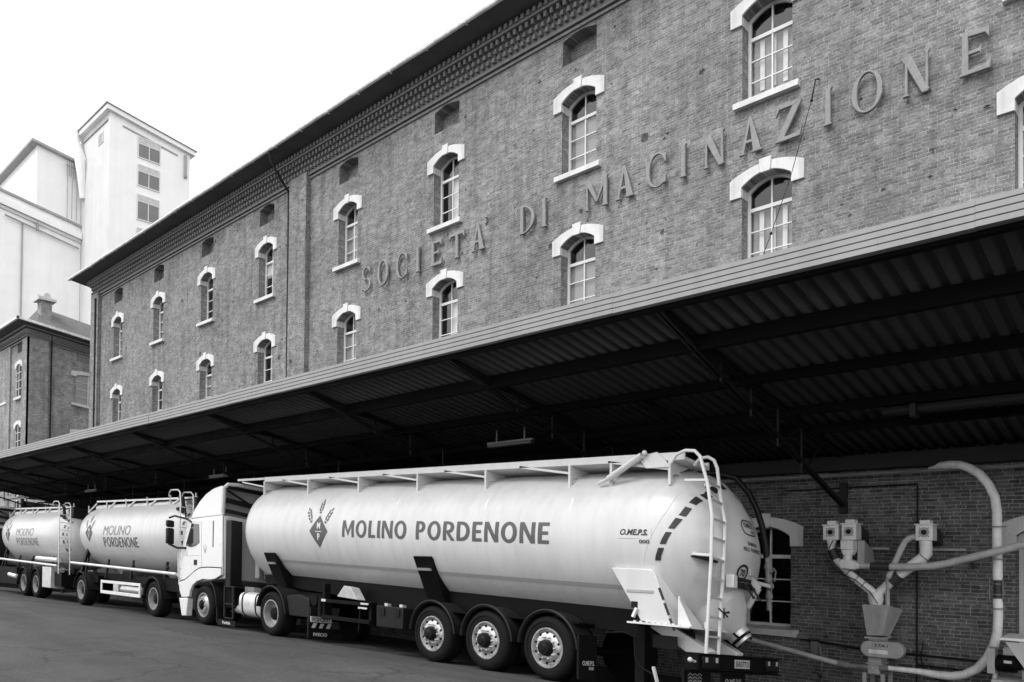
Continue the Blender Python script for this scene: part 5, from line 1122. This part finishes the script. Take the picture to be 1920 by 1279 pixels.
MB().tube([(-4.53, 14.15, 1.75), (-4.3, 14.12, 1.745)], .055, 14).tube([(-4.02, 14.1, 1.745), (-3.87, 14.1, 1.75), (-3.6, 14.1, 1.755), (-3.33, 14.1, 1.775), (-3.1, 14.1, 1.83), (-2.93, 14.05, 1.88), (-2.48, 14.0, 2.01), (-2.0, 13.9, 2.15), (-1.0, 13.7, 2.44)], .062, 14).build('pipe', M['pipe'], el)
MB().tube([(-4.32, 14.12, 1.745), (-4.0, 14.1, 1.745)], .07, 14).build('sleeve', M['sleeve'], el)
MB().prism([(14.35, 2.0), (14.35, 2.2), (14.85, 2.0), (14.95, 1.75), (14.35, 1.8)], -4.62, -4.5, 'x').build('bracket', M['equip'], el)
tp = thing('vent_pipe', 'thin grey pipe bending from the lone valve box down into the grey hopper', 'pipe', (-4.0, 14.3, 1.1))
MB().tube([(-3.63, 14.2, 2.27), (-3.72, 14.2, 2.25), (-3.79, 14.2, 2.19), (-3.85, 14.2, 2.07), (-4.06, 14.2, 1.56)], .05, 12).build('pipe', M['pipe'], tp)
MB().tube([(-4.05, 14.2, 1.58), (-4.085, 14.24, 1.5), (-4.09, 14.28, 1.08)], .036, 12).build('tube_end', M['alu'], tp)
hp = thing('feed_hopper', 'grey steel feed hopper with flat drive housing on a stand against the wall', 'hopper', (-4.25, 14.4, -.75))
hm = MB(); hm.add([(-4.45, 14.05, 1.08), (-4.0, 14.05, 1.09), (-3.94, 14.62, .98), (-4.42, 14.62, .98), (-4.40, 14.15, .53), (-4.14, 14.15, .55), (-4.12, 14.5, .5), (-4.38, 14.5, .5)], [(0, 1, 5, 4), (1, 2, 6, 5), (2, 3, 7, 6), (3, 0, 4, 7), (0, 3, 2, 1), (4, 5, 6, 7)]); hm.build('hopper', M['equip'], hp, bevel=.006)
MB().box(-4.42, -4.1, 14.1, 14.55, .485, .512).box(-4.36, -4.14, 14.16, 14.48, .40, .484).build('neck_flange', M['equip'], hp)
o = []
for k in range(24):
    a = 2 * math.pi * k / 24; o.append((-4.12 + .2 * (1 if math.cos(a) > 0 else -1) + .15 * math.cos(a), .315 + .14 * math.sin(a)))
MB().prism(o, 14.03, 14.2, 'y').build('drive_housing', M['equip'], hp, bevel=.015)
d = Decal(); d.add(text2d('17A1', .2, .05, .015), -4.22, .36); d.build('housing_lettering', M['decalblack'], hp, lambda a, b: (a, 14.026, b), 0)
d = Decal(); d.add(([(-4.33, .24), (-4.02, .24), (-4.02, .31), (-4.33, .31)], [(0, 1, 2, 3)])); d.build('housing_label', M['equip2'], hp, lambda a, b: (a, 14.027, b), 0)
MB().box(-4.38, -4.16, 14.15, 14.5, .06, .2).box(-4.41, -4.13, 14.12, 14.5, .03, .059).box(-4.38, -4.19, 14.15, 14.45, -.12, .029).lathe([(0, .045), (-.03, .04), (-.032, 0)], (-4.29, 14.15, -.03), 'y', 12).build('rotary_valve', M['equip'], hp, bevel=.006)
m = MB()
for x in (-4.46, -4.16):
    for y in (14.12, 14.55): m.box(x, x + .06, y, y + .06, -.75, -.13)
m.box(-4.46, -4.10, 14.12, 14.61, -.1295, -.121); m.build('stand', M['equip'], hp)
bp_ = thing('discharge_pipe', 'long pale pipe low on the wall sweeping up in a tall bend with sight glass', 'pipe', (-3.0, 14.3, 0))
low = [(-7.4, 14.2, .4), (-6.21, 14.2, .20), (-5.4, 14.2, .06), (-4.85, 14.2, -.03)]
MB().tube(low, .048, 12).build('pipe', M['pipe'], bp_)
MB().tube([(-4.9, 14.2, -.025), (-4.7, 14.2, -.04)], .07, 12).tube([(-4.7, 14.2, -.04), (-4.38, 14.2, -.03)], .05, 12).build('coupling', M['steel2'], bp_)
MB().tube([(-4.2, 14.2, -.02), (-4.05, 14.2, -.015)], .06, 12).build('coupling', M['steel2'], bp_)
big = [(-4.19, 14.2, -.01), (-3.61, 14.25, -.02), (-3.3, 14.3, -.05), (-3.1, 14.3, -.045), (-2.92, 14.3, .0), (-2.74, 14.3, .12), (-2.6, 14.3, .3), (-2.51, 14.3, .5), (-2.46, 14.3, .72), (-2.445, 14.3, 1.0), (-2.45, 14.3, 1.27)]
MB().tube(big, [.042, .05, .066, .07, .07, .07, .07, .07, .07, .07, .07], 16).build('pipe', M['equip2'], bp_)
MB().tube([(-2.45, 14.3, 1.56), (-2.46, 14.3, 2.3), (-2.46, 14.3, 2.66), (-2.49, 14.3, 2.9), (-2.57, 14.3, 3.1), (-2.7, 14.32, 3.28), (-2.86, 14.38, 3.4), (-3.02, 14.5, 3.47), (-3.2, 14.62, 3.50), (-3.4, 14.8, 3.50), (-3.62, 15.1, 3.5)], .07, 16).build('pipe', M['equip2'], bp_)
MB().tube([(-2.45, 14.3, 1.25), (-2.45, 14.3, 1.58)], .058, 16).build('sight_glass', M['sleeve'], bp_)
m = MB()
for z in (1.27, 1.33, 1.5, 1.56): m.lathe([(0, .078), (.016, .078)], (-2.45, 14.3, z), 'z', 16)
for z in (1.11, 1.9, 2.42): m.lathe([(0, .125), (.014, .125)], (-2.45, 14.3, z), 'z', 16)
for sx in (-.11, .075): m.tube([(-2.45 + sx * .6, 14.3, 1.2), (-2.45 + sx, 14.27, 1.25), (-2.45 + sx, 14.27, 1.58), (-2.45 + sx * .6, 14.3, 1.63)], .01, 6)
m.build('flange', M['steel2'], bp_)
h2 = thing('receiving_hopper', 'pale wedge shaped hopper with dark motor beside the foot of the tall pipe bend', 'hopper', (-1.7, 13.4, -.55))
MB().add([(-2.17, 13.2, .70), (-1.3, 13.2, .72), (-1.3, 13.9, .62), (-2.17, 13.9, .62), (-1.88, 13.35, .2), (-1.55, 13.35, .2), (-1.55, 13.75, .15), (-1.88, 13.75, .15)], [(0, 1, 5, 4), (1, 2, 6, 5), (2, 3, 7, 6), (3, 0, 4, 7), (4, 5, 6, 7), (0, 3, 2, 1)]).build('hopper', M['white'], h2)
MB().box(-2.24, -1.25, 13.15, 13.95, .725, .765).build('rim', M['equip2'], h2, bevel=.006)
mt = MB(); mt.lathe([(-.16, .08), (-.14, .12), (.1, .12), (.12, .09), (.18, .06)], (-2.16, 13.4, .36), 'x', 20)
for i in range(8): mt.lathe([(0, .13), (.008, .13)], (-2.28 + i * .03, 13.4, .36), 'x', 20)
mt.build('motor', M['black'], h2)
MB().box(-2.2, -2.1, 13.26, 13.268, .38, .42).build('motor_plate', M['pale'], h2)
MB().box(-2.42, -2.32, 13.3, 13.55, .2, .58).box(-2.36, -2.31, 13.35, 13.5, .05, .2).box(-2.35, -1.3, 13.2, 13.9, .0, .13).box(-2.3, -2.2, 13.3, 13.4, -.5, 0).box(-1.5, -1.4, 13.3, 13.4, -.5, 0).build('base_frame', M['equip'], h2, bevel=.006)
MB().box(-1.98, -1.9, 13.3, 13.7, .15, .28).tube([(-2.0, 13.4, .36), (-1.85, 13.4, .36)], .05, 10).build('gearbox', M['steel2'], h2)
wp = thing('wall_conduit', 'thin conduit and pipes fixed to the lower brick wall behind the hopper', 'conduit', (-3.8, 14.95, 1))
MB().tube([(-3.79, 14.95, 3.2), (-3.8, 14.95, .0), (-3.8, 14.95, -.7)], .016, 6).tube([(-6.2, 14.96, 3.2), (-3.79, 14.95, 3.22)], .016, 6).build('conduit', M['steel'], wp)
MB().tube([(-5.9, 14.95, .28), (-4.9, 14.95, .2), (-4.0, 14.95, .18), (-2.6, 14.95, .16)], .022, 6).tube([(-3.8, 14.93, .0), (-2.4, 14.93, -.02)], .016, 6).build('water_pipe', M['steel'], wp)
MB().tube([(-3.68, 14.9, .4), (-3.7, 14.8, .2), (-3.62, 14.6, .0), (-3.4, 14.5, -.15), (-3.1, 14.45, -.2)], .012, 6).build('cable', M['blackgloss'], wp)
MB().box(-5.65, -5.52, 14.86, 14.985, .02, .25).tube([(-5.5, 14.9, .2), (-5.46, 14.88, .05), (-5.45, 14.88, -.3)], .014, 6).box(-5.9, -5.7, 14.86, 14.985, .29, .37).build('socket_box', M['steel2'], wp)
